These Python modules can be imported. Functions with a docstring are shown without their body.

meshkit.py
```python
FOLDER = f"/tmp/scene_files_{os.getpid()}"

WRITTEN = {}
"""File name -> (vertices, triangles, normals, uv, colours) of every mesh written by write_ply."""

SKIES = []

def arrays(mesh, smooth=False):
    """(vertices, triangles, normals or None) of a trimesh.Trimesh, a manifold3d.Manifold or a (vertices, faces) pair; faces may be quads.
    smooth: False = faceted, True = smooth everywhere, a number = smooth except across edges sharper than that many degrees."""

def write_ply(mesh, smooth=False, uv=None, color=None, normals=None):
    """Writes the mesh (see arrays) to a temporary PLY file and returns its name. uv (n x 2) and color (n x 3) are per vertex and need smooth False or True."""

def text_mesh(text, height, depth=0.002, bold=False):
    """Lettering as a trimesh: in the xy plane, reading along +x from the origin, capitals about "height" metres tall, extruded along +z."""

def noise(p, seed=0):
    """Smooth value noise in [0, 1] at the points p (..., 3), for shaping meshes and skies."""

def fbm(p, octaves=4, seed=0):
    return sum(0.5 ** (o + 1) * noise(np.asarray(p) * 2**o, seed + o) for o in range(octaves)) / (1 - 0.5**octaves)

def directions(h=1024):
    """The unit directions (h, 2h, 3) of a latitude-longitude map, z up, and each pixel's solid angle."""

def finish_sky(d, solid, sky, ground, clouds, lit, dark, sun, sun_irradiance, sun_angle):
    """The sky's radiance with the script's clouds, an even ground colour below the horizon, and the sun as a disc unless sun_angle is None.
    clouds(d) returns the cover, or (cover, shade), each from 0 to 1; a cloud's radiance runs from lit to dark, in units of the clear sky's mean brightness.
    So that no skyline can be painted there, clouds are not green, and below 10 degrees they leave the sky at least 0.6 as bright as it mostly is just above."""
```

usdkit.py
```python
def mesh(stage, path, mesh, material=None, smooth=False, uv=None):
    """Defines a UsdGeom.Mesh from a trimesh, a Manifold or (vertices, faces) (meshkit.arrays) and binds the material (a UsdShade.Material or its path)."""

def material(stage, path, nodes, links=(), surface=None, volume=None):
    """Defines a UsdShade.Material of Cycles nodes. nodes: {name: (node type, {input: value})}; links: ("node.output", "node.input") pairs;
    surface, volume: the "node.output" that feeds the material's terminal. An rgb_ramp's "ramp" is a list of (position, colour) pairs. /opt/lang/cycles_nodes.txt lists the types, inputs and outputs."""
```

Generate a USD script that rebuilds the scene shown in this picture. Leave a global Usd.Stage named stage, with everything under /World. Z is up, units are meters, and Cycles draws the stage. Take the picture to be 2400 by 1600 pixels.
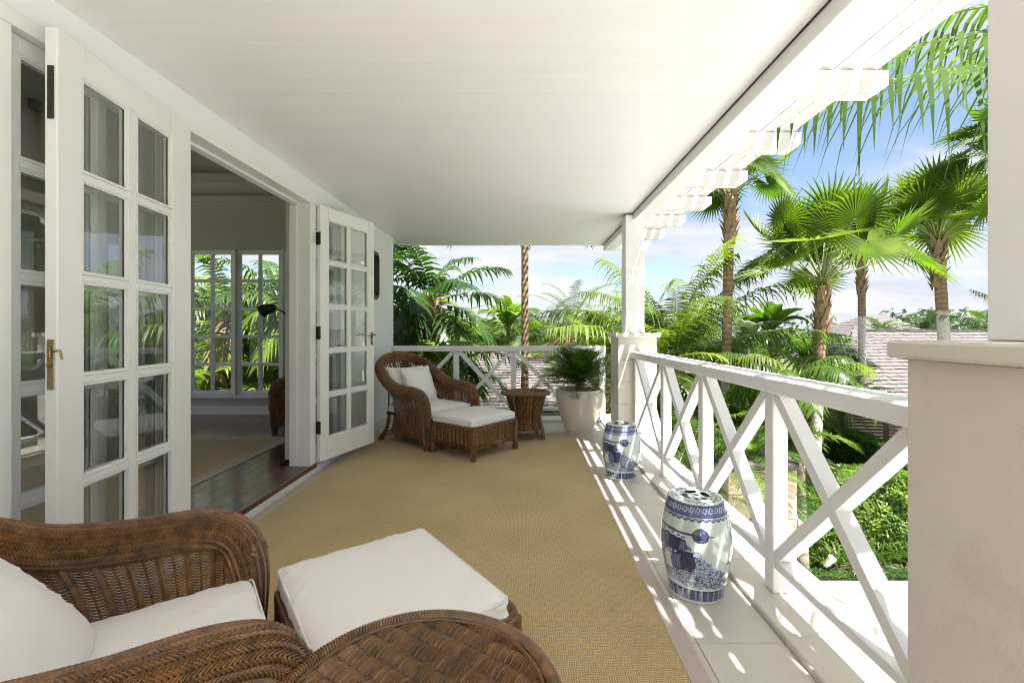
import math, random
import numpy as np
import trimesh
import usdkit, meshkit
from pxr import Usd, UsdGeom, UsdLux, UsdShade, Gf, Sdf, Vt

stage = Usd.Stage.CreateInMemory()
UsdGeom.SetStageUpAxis(stage, 'Z')
UsdGeom.SetStageMetersPerUnit(stage, 1.0)
UsdGeom.Xform.Define(stage, '/World')
UsdGeom.Scope.Define(stage, '/World/Looks')
U = 1.25          # eye height above the veranda floor; most lengths below are multiples of it
PI = math.pi

# ------------------------------------------------------------------ camera, sky, sun, exposure
cam = UsdGeom.Camera.Define(stage, '/World/camera')
cam.AddTranslateOp().Set(Gf.Vec3d(0, 0, U))
cam.AddRotateXYZOp().Set(Gf.Vec3f(90, 0, 0))
cam.CreateHorizontalApertureAttr(36.0)
cam.CreateFocalLengthAttr(1060 / 2400 * 36)
cam.CreateHorizontalApertureOffsetAttr(-28 / 2400 * 36)
cam.CreateVerticalApertureOffsetAttr(-25.5 / 2400 * 36)
cam.CreateClippingRangeAttr(Gf.Vec2f(0.02, 5000))
cam.CreateExposureAttr(2.17)

SUN = np.array([0.305, -0.36, 1.0]); SUN /= np.linalg.norm(SUN)
SUN_EL = math.asin(SUN[2]); SUN_ROT = math.atan2(SUN[0], SUN[1])
sky_mat = usdkit.material(stage, '/World/Looks/sky_air', {
    'sky': ('sky_texture', {'sky_type': 'single_scattering', 'sun_disc': False, 'sun_elevation': SUN_EL, 'sun_rotation': SUN_ROT,
                            'altitude': 10.0, 'air_density': 1.0, 'aerosol_density': 1.0, 'ozone_density': 1.5}),
    'tc': ('texture_coordinate', {}),
    'sep': ('separate_xyz', {}),
    'zc': ('math', {'math_type': 'maximum', 'value2': 0.02}),
    'zo': ('math', {'math_type': 'add', 'value2': 0.16}),
    'dx': ('math', {'math_type': 'divide'}),
    'dy': ('math', {'math_type': 'divide'}),
    'cv': ('combine_xyz', {'z': 3.7}),
    'mp': ('mapping', {'scale': (0.8, 1.3, 1.0), 'rotation': (0, 0, 0.5)}),
    'n1': ('noise_texture', {'scale': 1.15, 'detail': 9.0, 'roughness': 0.58, 'distortion': 0.35}),
    'n2': ('noise_texture', {'scale': 0.45, 'detail': 3.0, 'roughness': 0.5}),
    'mul': ('math', {'math_type': 'multiply_add', 'value2': 0.55}),
    'rmp': ('rgb_ramp', {'ramp': [(0.0, (0, 0, 0)), (0.60, (0.05, 0.05, 0.05)), (0.68, (0.40, 0.40, 0.40)), (0.79, (0.88, 0.88, 0.88)), (1.0, (1, 1, 1))]}),
    'shade': ('rgb_ramp', {'ramp': [(0.0, (2.5, 2.75, 3.5)), (0.42, (3.1, 3.3, 3.9)), (0.55, (4.0, 4.05, 4.25)), (0.7, (4.7, 4.7, 4.75)), (1.0, (5.0, 5.0, 5.0))]}),
    'mix': ('mix', {'mix_type': 'mix'}),
    'bg': ('background_shader', {'strength': 0.052}),
}, [('tc.generated', 'sep.vector'), ('sep.z', 'zc.value1'), ('zc.value', 'zo.value1'), ('sep.x', 'dx.value1'), ('zo.value', 'dx.value2'),
    ('sep.y', 'dy.value1'), ('zo.value', 'dy.value2'), ('dx.value', 'cv.x'), ('dy.value', 'cv.y'), ('cv.vector', 'mp.vector'),
    ('mp.vector', 'n1.vector'), ('mp.vector', 'n2.vector'), ('n2.fac', 'mul.value1'), ('n1.fac', 'mul.value3'), ('mul.value', 'rmp.fac'),
    ('n1.fac', 'shade.fac'), ('rmp.color', 'mix.fac'), ('sky.color', 'mix.color1'), ('shade.color', 'mix.color2'), ('mix.color', 'bg.color')],
    surface='bg.background')
dome = UsdLux.DomeLight.Define(stage, '/World/sky')
dome.CreateIntensityAttr(1.0)
UsdShade.MaterialBindingAPI.Apply(dome.GetPrim()).Bind(sky_mat)
dome.GetPrim().SetCustomDataByKey('kind', 'structure')
sun = UsdLux.DistantLight.Define(stage, '/World/sun')
sun.CreateIntensityAttr(1.25); sun.CreateAngleAttr(0.53); sun.CreateNormalizeAttr(True)
sun.CreateColorAttr(Gf.Vec3f(1.0, 0.975, 0.955))
_rot = Gf.Rotation(Gf.Vec3d(0, 0, 1), Gf.Vec3d(*map(float, SUN)))
sun.AddTransformOp().Set(Gf.Matrix4d(_rot, Gf.Vec3d(0, 0, 20)))

# ------------------------------------------------------------------ helpers: naming and tagging
_used = {}
def numbered(parent, name):
    k = (parent, name); n = _used.get(k, 0); _used[k] = n + 1
    return name if n == 0 else '%s_%03d' % (name, n)
def path_of(parent): return '/World' if parent is None else str(parent.GetPath())
def tag(p, label=None, cat=None, group=None, kind=None):
    for k, v in (('label', label), ('category', cat), ('group', group), ('kind', kind)):
        if v: p.SetCustomDataByKey(k, v)
    return p
def thing(name, label=None, cat=None, loc=(0, 0, 0), rotz=0.0, group=None, kind=None, scale=None):
    x = UsdGeom.Xform.Define(stage, '/World/' + numbered('/World', name))
    x.AddTranslateOp().Set(Gf.Vec3d(*map(float, loc)))
    if rotz: x.AddRotateZOp().Set(math.degrees(rotz))
    if scale: x.AddScaleOp().Set(Gf.Vec3f(scale, scale, scale))
    return tag(x.GetPrim(), label, cat, group, kind)
def copy_of(root, label, loc, rotz=0.0, group=None, scale=None):
    was = root.GetCustomData()
    base = root.GetName().rstrip('0123456789').rstrip('_')
    r = thing(base, label, was.get('category'), loc, rotz, group or was.get('group'), None, scale)
    r.GetReferences().AddInternalReference(root.GetPath()); r.SetInstanceable(True)
    return r

class MB:
    """collects triangles for ONE mesh"""
    def __init__(s): s.v = []; s.f = []; s.n = 0; s.c = []
    def add(s, v, f, c=None):
        v = np.asarray(v, float); f = np.asarray(f, int)
        if len(f) == 0: return s
        if f.shape[1] == 4: f = np.vstack([f[:, [0, 1, 2]], f[:, [0, 2, 3]]])
        s.v.append(v); s.f.append(f + s.n); s.n += len(v); return s
    def mesh(s): return np.vstack(s.v), np.vstack(s.f)
    def build(s, name, mat, parent=None, smooth=False, **t):
        return obj(name, s.mesh(), mat, parent, smooth, **t)
    # shapes
    def box(s, lo, hi, c=0.0):
        return s.add(*cbox(lo, hi, c))
    def bar(s, p0, p1, w, d, up=(0, 0, 1), c=0.0):
        """square bar from p0 to p1: w across (perpendicular to up), d along up"""
        p0 = np.asarray(p0, float); p1 = np.asarray(p1, float); t = p1 - p0; L = np.linalg.norm(t); t /= L
        a = np.cross(t, up); 
        if np.linalg.norm(a) < 1e-6: a = np.cross(t, (1, 0, 0))
        a /= np.linalg.norm(a); b = np.cross(a, t)
        v, f = cbox((0, -w / 2, -d / 2), (L, w / 2, d / 2), c)
        return s.add(p0 + v[:, :1] * t + v[:, 1:2] * a + v[:, 2:] * b, f)
    def tube(s, pts, r, sides=6, closed=False, cap=True, flat=1.0, up=None):
        return s.add(*tube(pts, r, sides, closed, cap, flat, up))
    def lathe(s, prof, segs=48, center=(0, 0, 0), close=False):
        return s.add(*lathe(prof, segs, center))

_CB = None
def cbox(lo, hi, c=0.0):
    lo = np.minimum(lo, hi).astype(float); hi2 = np.maximum(np.asarray(lo), np.asarray(hi)).astype(float)
    global _CB
    if c <= 0:
        x0, y0, z0 = lo; x1, y1, z1 = hi2
        v = np.array([[x0, y0, z0], [x1, y0, z0], [x1, y1, z0], [x0, y1, z0], [x0, y0, z1], [x1, y0, z1], [x1, y1, z1], [x0, y1, z1]])
        f = np.array([[0, 3, 2, 1], [4, 5, 6, 7], [0, 1, 5, 4], [1, 2, 6, 5], [2, 3, 7, 6], [3, 0, 4, 7]])
        return v, np.vstack([f[:, [0, 1, 2]], f[:, [0, 2, 3]]])
    if _CB is None:
        sg = []
        for ax in range(3):
            for sx in (-1, 1):
                for sy in (-1, 1):
                    for sz in (-1, 1):
                        sg.append((ax, sx, sy, sz))
        p = np.array([[(sx if a == 0 else sx * .8), (sy if a == 1 else sy * .8), (sz if a == 2 else sz * .8)] for a, sx, sy, sz in sg])
        hull = trimesh.convex.convex_hull(p)
        idx = [int(np.argmin(np.linalg.norm(p - q, axis=1))) for q in hull.vertices]
        _CB = (sg, np.array(idx)[hull.faces])
    sg, F = _CB
    m = (lo + hi2) / 2; h = (hi2 - lo) / 2
    c = min(c, 0.45 * h.min() * 2)
    v = np.array([[m[0] + sx * (h[0] - (0 if a == 0 else c)), m[1] + sy * (h[1] - (0 if a == 1 else c)), m[2] + sz * (h[2] - (0 if a == 2 else c))] for a, sx, sy, sz in sg])
    return v, F

def frames(p, closed=False, up=None):
    p = np.asarray(p, float)
    t = (np.roll(p, -1, 0) - np.roll(p, 1, 0)) if closed else np.gradient(p, axis=0)
    t /= np.linalg.norm(t, axis=1, keepdims=True) + 1e-12
    a = np.zeros_like(p)
    if up is not None:
        a = np.cross(t, np.asarray(up, float)); 
    else:
        ref = np.array([0, 0, 1.0]) if abs(t[0, 2]) < 0.9 else np.array([1.0, 0, 0])
        x = np.cross(t[0], ref); x /= np.linalg.norm(x)
        for i in range(len(p)):
            x = x - t[i] * np.dot(x, t[i]); x /= np.linalg.norm(x) + 1e-12; a[i] = x
    a /= np.linalg.norm(a, axis=1, keepdims=True) + 1e-12
    return t, a, np.cross(t, a)
def tube(pts, r, sides=6, closed=False, cap=True, flat=1.0, up=None):
    p = np.asarray(pts, float); n = len(p)
    r = np.broadcast_to(np.asarray(r, float), (n,))
    t, a, b = frames(p, closed, up)
    ang = np.arange(sides) * 2 * PI / sides
    v = p[:, None] + r[:, None, None] * (np.cos(ang)[None, :, None] * a[:, None] + flat * np.sin(ang)[None, :, None] * b[:, None])
    v = v.reshape(-1, 3)
    m = n if closed else n - 1
    i, j = np.meshgrid(np.arange(m), np.arange(sides), indexing='ij'); i2 = (i + 1) % n; j2 = (j + 1) % sides
    q = np.stack([i * sides + j, i * sides + j2, i2 * sides + j2, i2 * sides + j], -1).reshape(-1, 4)
    f = np.vstack([q[:, [0, 1, 2]], q[:, [0, 2, 3]]])
    if cap and not closed:
        k = len(v); v = np.vstack([v, p[:1], p[-1:]])
        j = np.arange(sides); j2 = (j + 1) % sides
        f = np.vstack([f, np.stack([np.full(sides, k), j2, j], 1), np.stack([np.full(sides, k + 1), (n - 1) * sides + j, (n - 1) * sides + j2], 1)])
    return v, f
def lathe(prof, segs=48, center=(0, 0, 0)):
    prof = np.asarray(prof, float); n = len(prof)
    ang = np.arange(segs) * 2 * PI / segs
    v = np.stack([prof[:, None, 0] * np.cos(ang), prof[:, None, 0] * np.sin(ang), np.repeat(prof[:, 1:2], segs, 1)], -1).reshape(-1, 3) + np.asarray(center, float)
    i, j = np.meshgrid(np.arange(n - 1), np.arange(segs), indexing='ij'); j2 = (j + 1) % segs
    q = np.stack([i * segs + j, i * segs + j2, (i + 1) * segs + j2, (i + 1) * segs + j], -1).reshape(-1, 4)
    return v, np.vstack([q[:, [0, 1, 2]], q[:, [0, 2, 3]]])
def spline(pts, n):
    """Catmull-Rom through pts, n samples evenly in length"""
    p = np.asarray(pts, float)
    P = np.vstack([2 * p[0] - p[1], p, 2 * p[-1] - p[-2]])
    out = []
    for i in range(len(p) - 1):
        t = np.linspace(0, 1, 24, endpoint=False)[:, None]
        a, b, c, d = P[i], P[i + 1], P[i + 2], P[i + 3]
        out.append(0.5 * ((2 * b) + (-a + c) * t + (2 * a - 5 * b + 4 * c - d) * t**2 + (-a + 3 * b - 3 * c + d) * t**3))
    q = np.vstack(out + [p[-1:]])
    L = np.concatenate([[0], np.cumsum(np.linalg.norm(np.diff(q, axis=0), axis=1))])
    s = np.linspace(0, L[-1], n)
    return np.stack([np.interp(s, L, q[:, k]) for k in range(q.shape[1])], 1)

def obj(name, mesh, mat, parent=None, smooth=False, label=None, cat=None, group=None, kind=None, uv=None, color=None):
    p = path_of(parent); path = p + '/' + numbered(p, name)
    m = usdkit.mesh(stage, path, mesh, mat, smooth, uv)
    if color is not None:
        pv = UsdGeom.PrimvarsAPI(m).CreatePrimvar('paint', Sdf.ValueTypeNames.Color3fArray, 'vertex')
        pv.Set(Vt.Vec3fArray.FromNumpy(np.asarray(color, np.float32)))
    return tag(m.GetPrim(), label, cat, group, kind)
def boxobj(name, lo, hi, mat, parent=None, c=0.0, **t):
    return obj(name, cbox(lo, hi, c), mat, parent, **t)
def sub(name, parent):
    p = path_of(parent); return UsdGeom.Xform.Define(stage, p + '/' + numbered(p, name)).GetPrim()

# ------------------------------------------------------------------ materials
def look(name, nodes, links, surface='p.BSDF'): return usdkit.material(stage, '/World/Looks/' + name, nodes, links, surface=surface)
def plain(name, col, rough=0.5, var=0.06, scale=6.0, bump=0.0, bscale=60.0, spec=0.5, coat=0.0, metallic=0.0, stretch=(1, 1, 1), dirt=None, rand=0.0, detail=5.0):
    """a principled surface whose colour drifts a little (noise) and with fine relief"""
    c = np.array(col, float)
    n = {'g': ('texture_coordinate', {}), 'mp': ('mapping', {'scale': stretch}), 'n1': ('noise_texture', {'scale': scale, 'detail': detail, 'roughness': 0.6}),
         'r': ('rgb_ramp', {'ramp': [(0.25, tuple(np.clip(c * (1 - var), 0, 1))), (0.5, tuple(c)), (0.75, tuple(np.clip(c * (1 + var), 0, 1)))]}),
         'p': ('principled_bsdf', {'roughness': rough, 'specular_ior_level': spec, 'coat_weight': coat, 'coat_roughness': 0.08, 'metallic': metallic})}
    l = [('g.object', 'mp.vector'), ('mp.vector', 'n1.vector'), ('n1.fac', 'r.fac')]
    out = 'r.color'
    if dirt is not None:
        n['n3'] = ('noise_texture', {'scale': dirt[1], 'detail': 8.0, 'roughness': 0.7})
        n['dr'] = ('rgb_ramp', {'ramp': [(dirt[2], (0, 0, 0)), (dirt[3], (1, 1, 1))]})
        n['dm'] = ('mix', {'color2': dirt[0]})
        l += [('mp.vector', 'n3.vector'), ('n3.fac', 'dr.fac'), ('dr.color', 'dm.fac'), (out, 'dm.color1')]; out = 'dm.color'
    if rand:
        n['oi'] = ('object_info', {}); n['mr'] = ('map_range', {'to_min': 1 - rand, 'to_max': 1 + rand}); n['hv'] = ('hsv', {})
        l += [('oi.random', 'mr.value'), ('mr.result', 'hv.value'), (out, 'hv.color')]; out = 'hv.color'
    l.append((out, 'p.base_color'))
    if bump:
        n['n2'] = ('noise_texture', {'scale': bscale, 'detail': 4.0, 'roughness': 0.6}); n['b'] = ('bump', {'strength': bump, 'distance': 0.01})
        l += [('mp.vector', 'n2.vector'), ('n2.fac', 'b.height'), ('b.normal', 'p.normal')]
    return look(name, n, l)

M = {}
M['white_paint'] = plain('white_paint', (0.79, 0.78, 0.785), 0.38, 0.03, 3.0, 0.06, 40, dirt=((0.60, 0.57, 0.51), 7.0, 0.66, 0.82), rand=0.02)
M['ceiling_paint'] = plain('ceiling_paint', (0.83, 0.82, 0.82), 0.42, 0.022, 2.2, 0.05, 10, stretch=(0.3, 5, 5), dirt=((0.66, 0.61, 0.52), 4.0, 0.74, 0.84), rand=0.006)
M['wall_paint'] = plain('wall_paint', (0.80, 0.79, 0.82), 0.6, 0.02, 2.0, 0.08, 90)
M['cream_stone'] = plain('cream_stone', (0.66, 0.62, 0.54), 0.55, 0.06, 7.0, 0.12, 110, dirt=((0.45, 0.41, 0.34), 30.0, 0.66, 0.78), rand=0.03)
M['floor_stone'] = plain('floor_stone', (0.585, 0.545, 0.475), 0.45, 0.05, 6.0, 0.06, 80, dirt=((0.5, 0.46, 0.4), 22.0, 0.68, 0.8), rand=0.035)
M['grout'] = plain('grout', (0.42, 0.39, 0.34), 0.8, 0.08, 20)
M['beige_render'] = plain('beige_render', (0.61, 0.57, 0.52), 0.75, 0.06, 2.5, 0.22, 130, dirt=((0.5, 0.45, 0.385), 3.0, 0.55, 0.75))
M['black_metal'] = plain('black_metal', (0.02, 0.019, 0.018), 0.4, 0.3, 30, 0.2, 60, dirt=((0.16, 0.14, 0.12), 26.0, 0.66, 0.75))
M['brass'] = plain('brass', (0.36, 0.25, 0.13), 0.38, 0.3, 40, 0.15, 90, metallic=0.9, dirt=((0.10, 0.06, 0.03), 40.0, 0.55, 0.7))
M['steel'] = plain('steel', (0.5, 0.49, 0.47), 0.35, 0.1, 30, metallic=0.9)
M['dark_recess'] = plain('dark_recess', (0.06, 0.055, 0.05), 0.9, 0.1, 10)
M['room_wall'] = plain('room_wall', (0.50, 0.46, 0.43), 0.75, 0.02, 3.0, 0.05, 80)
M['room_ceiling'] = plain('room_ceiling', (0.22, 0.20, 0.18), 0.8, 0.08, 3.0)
M['curtain_cloth'] = plain('curtain_cloth', (0.72, 0.69, 0.61), 0.85, 0.05, 10, 0.1, 200)
M['glass'] = look('glass', {'f': ('fresnel', {'IOR': 1.55}), 'm': ('math', {'math_type': 'multiply_add', 'value2': 2.6, 'value3': 0.02, 'use_clamp': True}), 't': ('transparent_bsdf', {'color': (0.93, 0.95, 0.935)}), 'g': ('glossy_bsdf', {'color': (0.95, 0.97, 1.0), 'roughness': 0.0}), 'x': ('mix_closure', {})},
    [('f.fac', 'm.value1'), ('m.value', 'x.fac'), ('t.BSDF', 'x.closure1'), ('g.BSDF', 'x.closure2')], 'x.closure')
M['shade_paint'] = plain('shade_paint', (0.60, 0.585, 0.57), 0.5, 0.05, 3.0, 0.08, 40, dirt=((0.48, 0.45, 0.40), 9.0, 0.6, 0.75), rand=.04)
M['window_glass'] = look('window_glass', {'f': ('fresnel', {'IOR': 1.5}), 't': ('transparent_bsdf', {'color': (0.96, 0.97, 0.965)}), 'g': ('glossy_bsdf', {'color': (0.95, 0.97, 1.0), 'roughness': 0.0}), 'x': ('mix_closure', {})},
    [('f.fac', 'x.fac'), ('t.BSDF', 'x.closure1'), ('g.BSDF', 'x.closure2')], 'x.closure')
M['dark_wood'] = look('dark_wood', {'g': ('texture_coordinate', {}), 'mp': ('mapping', {'scale': (9.0, 0.8, 9.0)}), 'n': ('noise_texture', {'scale': 6.0, 'detail': 8.0, 'roughness': 0.65, 'distortion': 0.6}),
    'r': ('rgb_ramp', {'ramp': [(0.3, (0.040, 0.013, 0.006)), (0.55, (0.105, 0.034, 0.015)), (0.75, (0.18, 0.066, 0.028))]}), 'oi': ('object_info', {}), 'mr': ('map_range', {'to_min': 0.65, 'to_max': 1.35}), 'h': ('hsv', {}),
    'p': ('principled_bsdf', {'roughness': 0.28, 'coat_weight': 0.4, 'coat_roughness': 0.10})},
    [('g.object', 'mp.vector'), ('mp.vector', 'n.vector'), ('n.fac', 'r.fac'), ('oi.random', 'mr.value'), ('mr.result', 'h.value'), ('r.color', 'h.color'), ('h.color', 'p.base_color')])

def sisal(name, cell, hi, lo):
    """basket weave: cells ribbed alternately along x and along y"""
    k = 1.0 / cell
    n = {'g': ('geometry', {}), 'sp': ('separate_xyz', {}), 'ck': ('checker_texture', {'scale': k, 'color1': (1, 1, 1), 'color2': (0, 0, 0)}), 'vz': ('combine_xyz', {'z': 0.004}),
         'sx': ('math', {'math_type': 'multiply', 'value2': 2 * PI * k * 4}), 'wx': ('math', {'math_type': 'sine'}), 'sy': ('math', {'math_type': 'multiply', 'value2': 2 * PI * k * 4}), 'wy': ('math', {'math_type': 'sine'}),
         'm': ('mix_float', {}), 'mr': ('map_range', {'from_min': -1.0, 'from_max': 1.0}),
         'n1': ('noise_texture', {'scale': 190.0, 'detail': 3.0}), 'n2': ('noise_texture', {'scale': 1.6, 'detail': 4.0}),
         'ad': ('math', {'math_type': 'multiply_add', 'value2': 0.62}), 'sc': ('math', {'math_type': 'multiply', 'value2': 0.50}),
         'dn': ('noise_texture', {'scale': 7.0, 'detail': 4.0}), 'dv': ('vector_math', {'math_type': 'multiply_add', 'vector2': (0.012, 0.012, 0.0)}),
         'r': ('rgb_ramp', {'ramp': [(0.12, lo), (0.8, hi)]}), 'r2': ('rgb_ramp', {'ramp': [(0.3, (0.86, 0.85, 0.82)), (0.7, (1.08, 1.08, 1.08))]}), 'mm': ('mix', {'mix_type': 'multiply', 'fac': 1.0}),
         'b': ('bump', {'strength': 0.7, 'distance': 0.004}), 'p': ('principled_bsdf', {'roughness': 0.8, 'specular_ior_level': 0.2, 'sheen_weight': 0.15})}
    l = [('g.position', 'dn.vector'), ('dn.color', 'dv.vector1'), ('g.position', 'dv.vector3'), ('dv.vector', 'sp.vector'), ('sp.x', 'vz.x'), ('sp.y', 'vz.y'), ('vz.vector', 'ck.vector'), ('sp.x', 'sx.value1'), ('sx.value', 'wx.value1'), ('sp.y', 'sy.value1'), ('sy.value', 'wy.value1'),
         ('ck.fac', 'm.fac'), ('wx.value', 'm.a'), ('wy.value', 'm.b'), ('m.result', 'mr.value'), ('g.position', 'n1.vector'), ('g.position', 'n2.vector'),
         ('n1.fac', 'sc.value1'), ('mr.result', 'ad.value1'), ('sc.value', 'ad.value3'), ('ad.value', 'r.fac'), ('n2.fac', 'r2.fac'), ('r.color', 'mm.color1'), ('r2.color', 'mm.color2'),
         ('mm.color', 'p.base_color'), ('ad.value', 'b.height'), ('b.normal', 'p.normal')]
    return look(name, n, l)
M['sisal'] = sisal('sisal', 0.034, (0.67, 0.495, 0.255), (0.30, 0.21, 0.09))
M['sisal_room'] = sisal('sisal_room', 0.03, (0.60, 0.46, 0.24), (0.30, 0.22, 0.10))
M['binding'] = plain('binding', (0.50, 0.42, 0.38), 0.85, 0.06, 30, 0.2, 300)
# ------------------------------------------------------------------ the veranda: floor, wall, ceiling, beam, columns, railings
XW = -1.454 * U; YE = 5.03 * U; ZC = 2.02 * U; YB = -1.6 * U
# floor: slab, then stone tiles along the right-hand strip and under the rug
slab = MB().box((XW - 0.02, YB, -0.32), (1.17 * U, 5.32 * U, -0.012)).build('veranda_slab', M['grout'], kind='structure')
fl = thing('veranda_floor', kind='structure')
ys = [1.45 * U + 0.49 * U * k for k in range(-7, 9)]
ys = [YB] + [y for y in ys if YB < y < 5.3 * U] + [5.30 * U]
xs = [XW, -0.95 * U, -0.45 * U, 0.06 * U, 0.556 * U, 0.834 * U]
for i in range(len(xs) - 1):
    for j in range(len(ys) - 1):
        boxobj('tile', (xs[i] + .0015, ys[j] + .0015, -0.012), (xs[i + 1] - .0015, ys[j + 1] - .0015, 0.0), M['floor_stone'], fl, 0.0012)
kerb = thing('veranda_kerb', kind='structure')
for j in range(len(ys) - 1):
    boxobj('kerb_stone', (0.836 * U, ys[j] + .001, -0.012), (1.165 * U, ys[j + 1] - .001, 0.022 * U), M['floor_stone'], kerb, 0.006)

# house wall with one long opening (doors and side lights)
W0, W1 = XW - 0.135 * U, XW
hw = thing('house_wall', 'white painted house wall along the left side of the veranda, pierced by glazed doors', 'wall')
O0, O1, OT = 0.60 * U, 3.64 * U, 1.8645 * U
boxobj('wall_panel', (W0, YB, 0.0), (W1, O0, ZC + .25), M['wall_paint'], hw)
boxobj('wall_panel', (W0, O1, 0.0), (W1, YE, ZC + .25), M['wall_paint'], hw)
boxobj('wall_panel', (W0, O0 + .001, OT + .048 * U), (W1, O1 - .001, ZC + .25), M['wall_paint'], hw)
boxobj('plinth', (W0 + .001, O0 + .001, 0.0), (W1 - .004, O1 - .001, 0.05 * U), M['white_paint'], hw)
boxobj('baseboard', (W1 - .001, O1 + .01, 0.001), (W1 + .014 * U, YE + .004, 0.092 * U), M['cream_stone'], hw, .004)
boxobj('baseboard', (W1 - .001, YB, 0.001), (W1 + .014 * U, O0 - .01, 0.092 * U), M['cream_stone'], hw, .004)
# timber door frame: head, jambs and mullions
hf = thing('door_frame', 'white timber frame with jambs and head around the open doorway', 'door frame')
boxobj('frame_head', (W0 + .004, O0 + .002, OT), (W1 + .012, O1 - .002, OT + .046 * U), M['white_paint'], hf, .003)
boxobj('frame_stop', (W0 + .03, 1.951 * U, OT - .016 * U), (W0 + .09, 3.059 * U, OT - .0015), M['white_paint'], hf, .002)
for y0, y1 in ((0.60, 0.66), (1.215, 1.28), (1.885, 1.95), (3.06, 3.145), (3.575, 3.638)):
    boxobj('jamb', (W0 + .006, y0 * U + .002, 0.0515 * U), (W1 + .010, y1 * U - .002, OT - .001), M['white_paint'], hf, .003)
boxobj('jamb_lining', (W0 + .01, 3.045 * U, 0.085 * U), (W0 + .075, 3.0595 * U, OT - .02 * U), M['white_paint'], hf, .002)
# dark timber threshold of planks
th = thing('threshold', 'dark varnished timber threshold in the open doorway', 'threshold')
boxobj('nosing', (W1 - .03, 1.952 * U, 0.0505 * U), (W1 + .012 * U, 3.059 * U, 0.083 * U), M['dark_wood'], th, .004)
boxobj('nosing', (W1 - .0, 3.0595 * U, 0.0505 * U), (W1 + .012 * U, 3.15 * U, 0.0825 * U), M['dark_wood'], th, .003)

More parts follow.
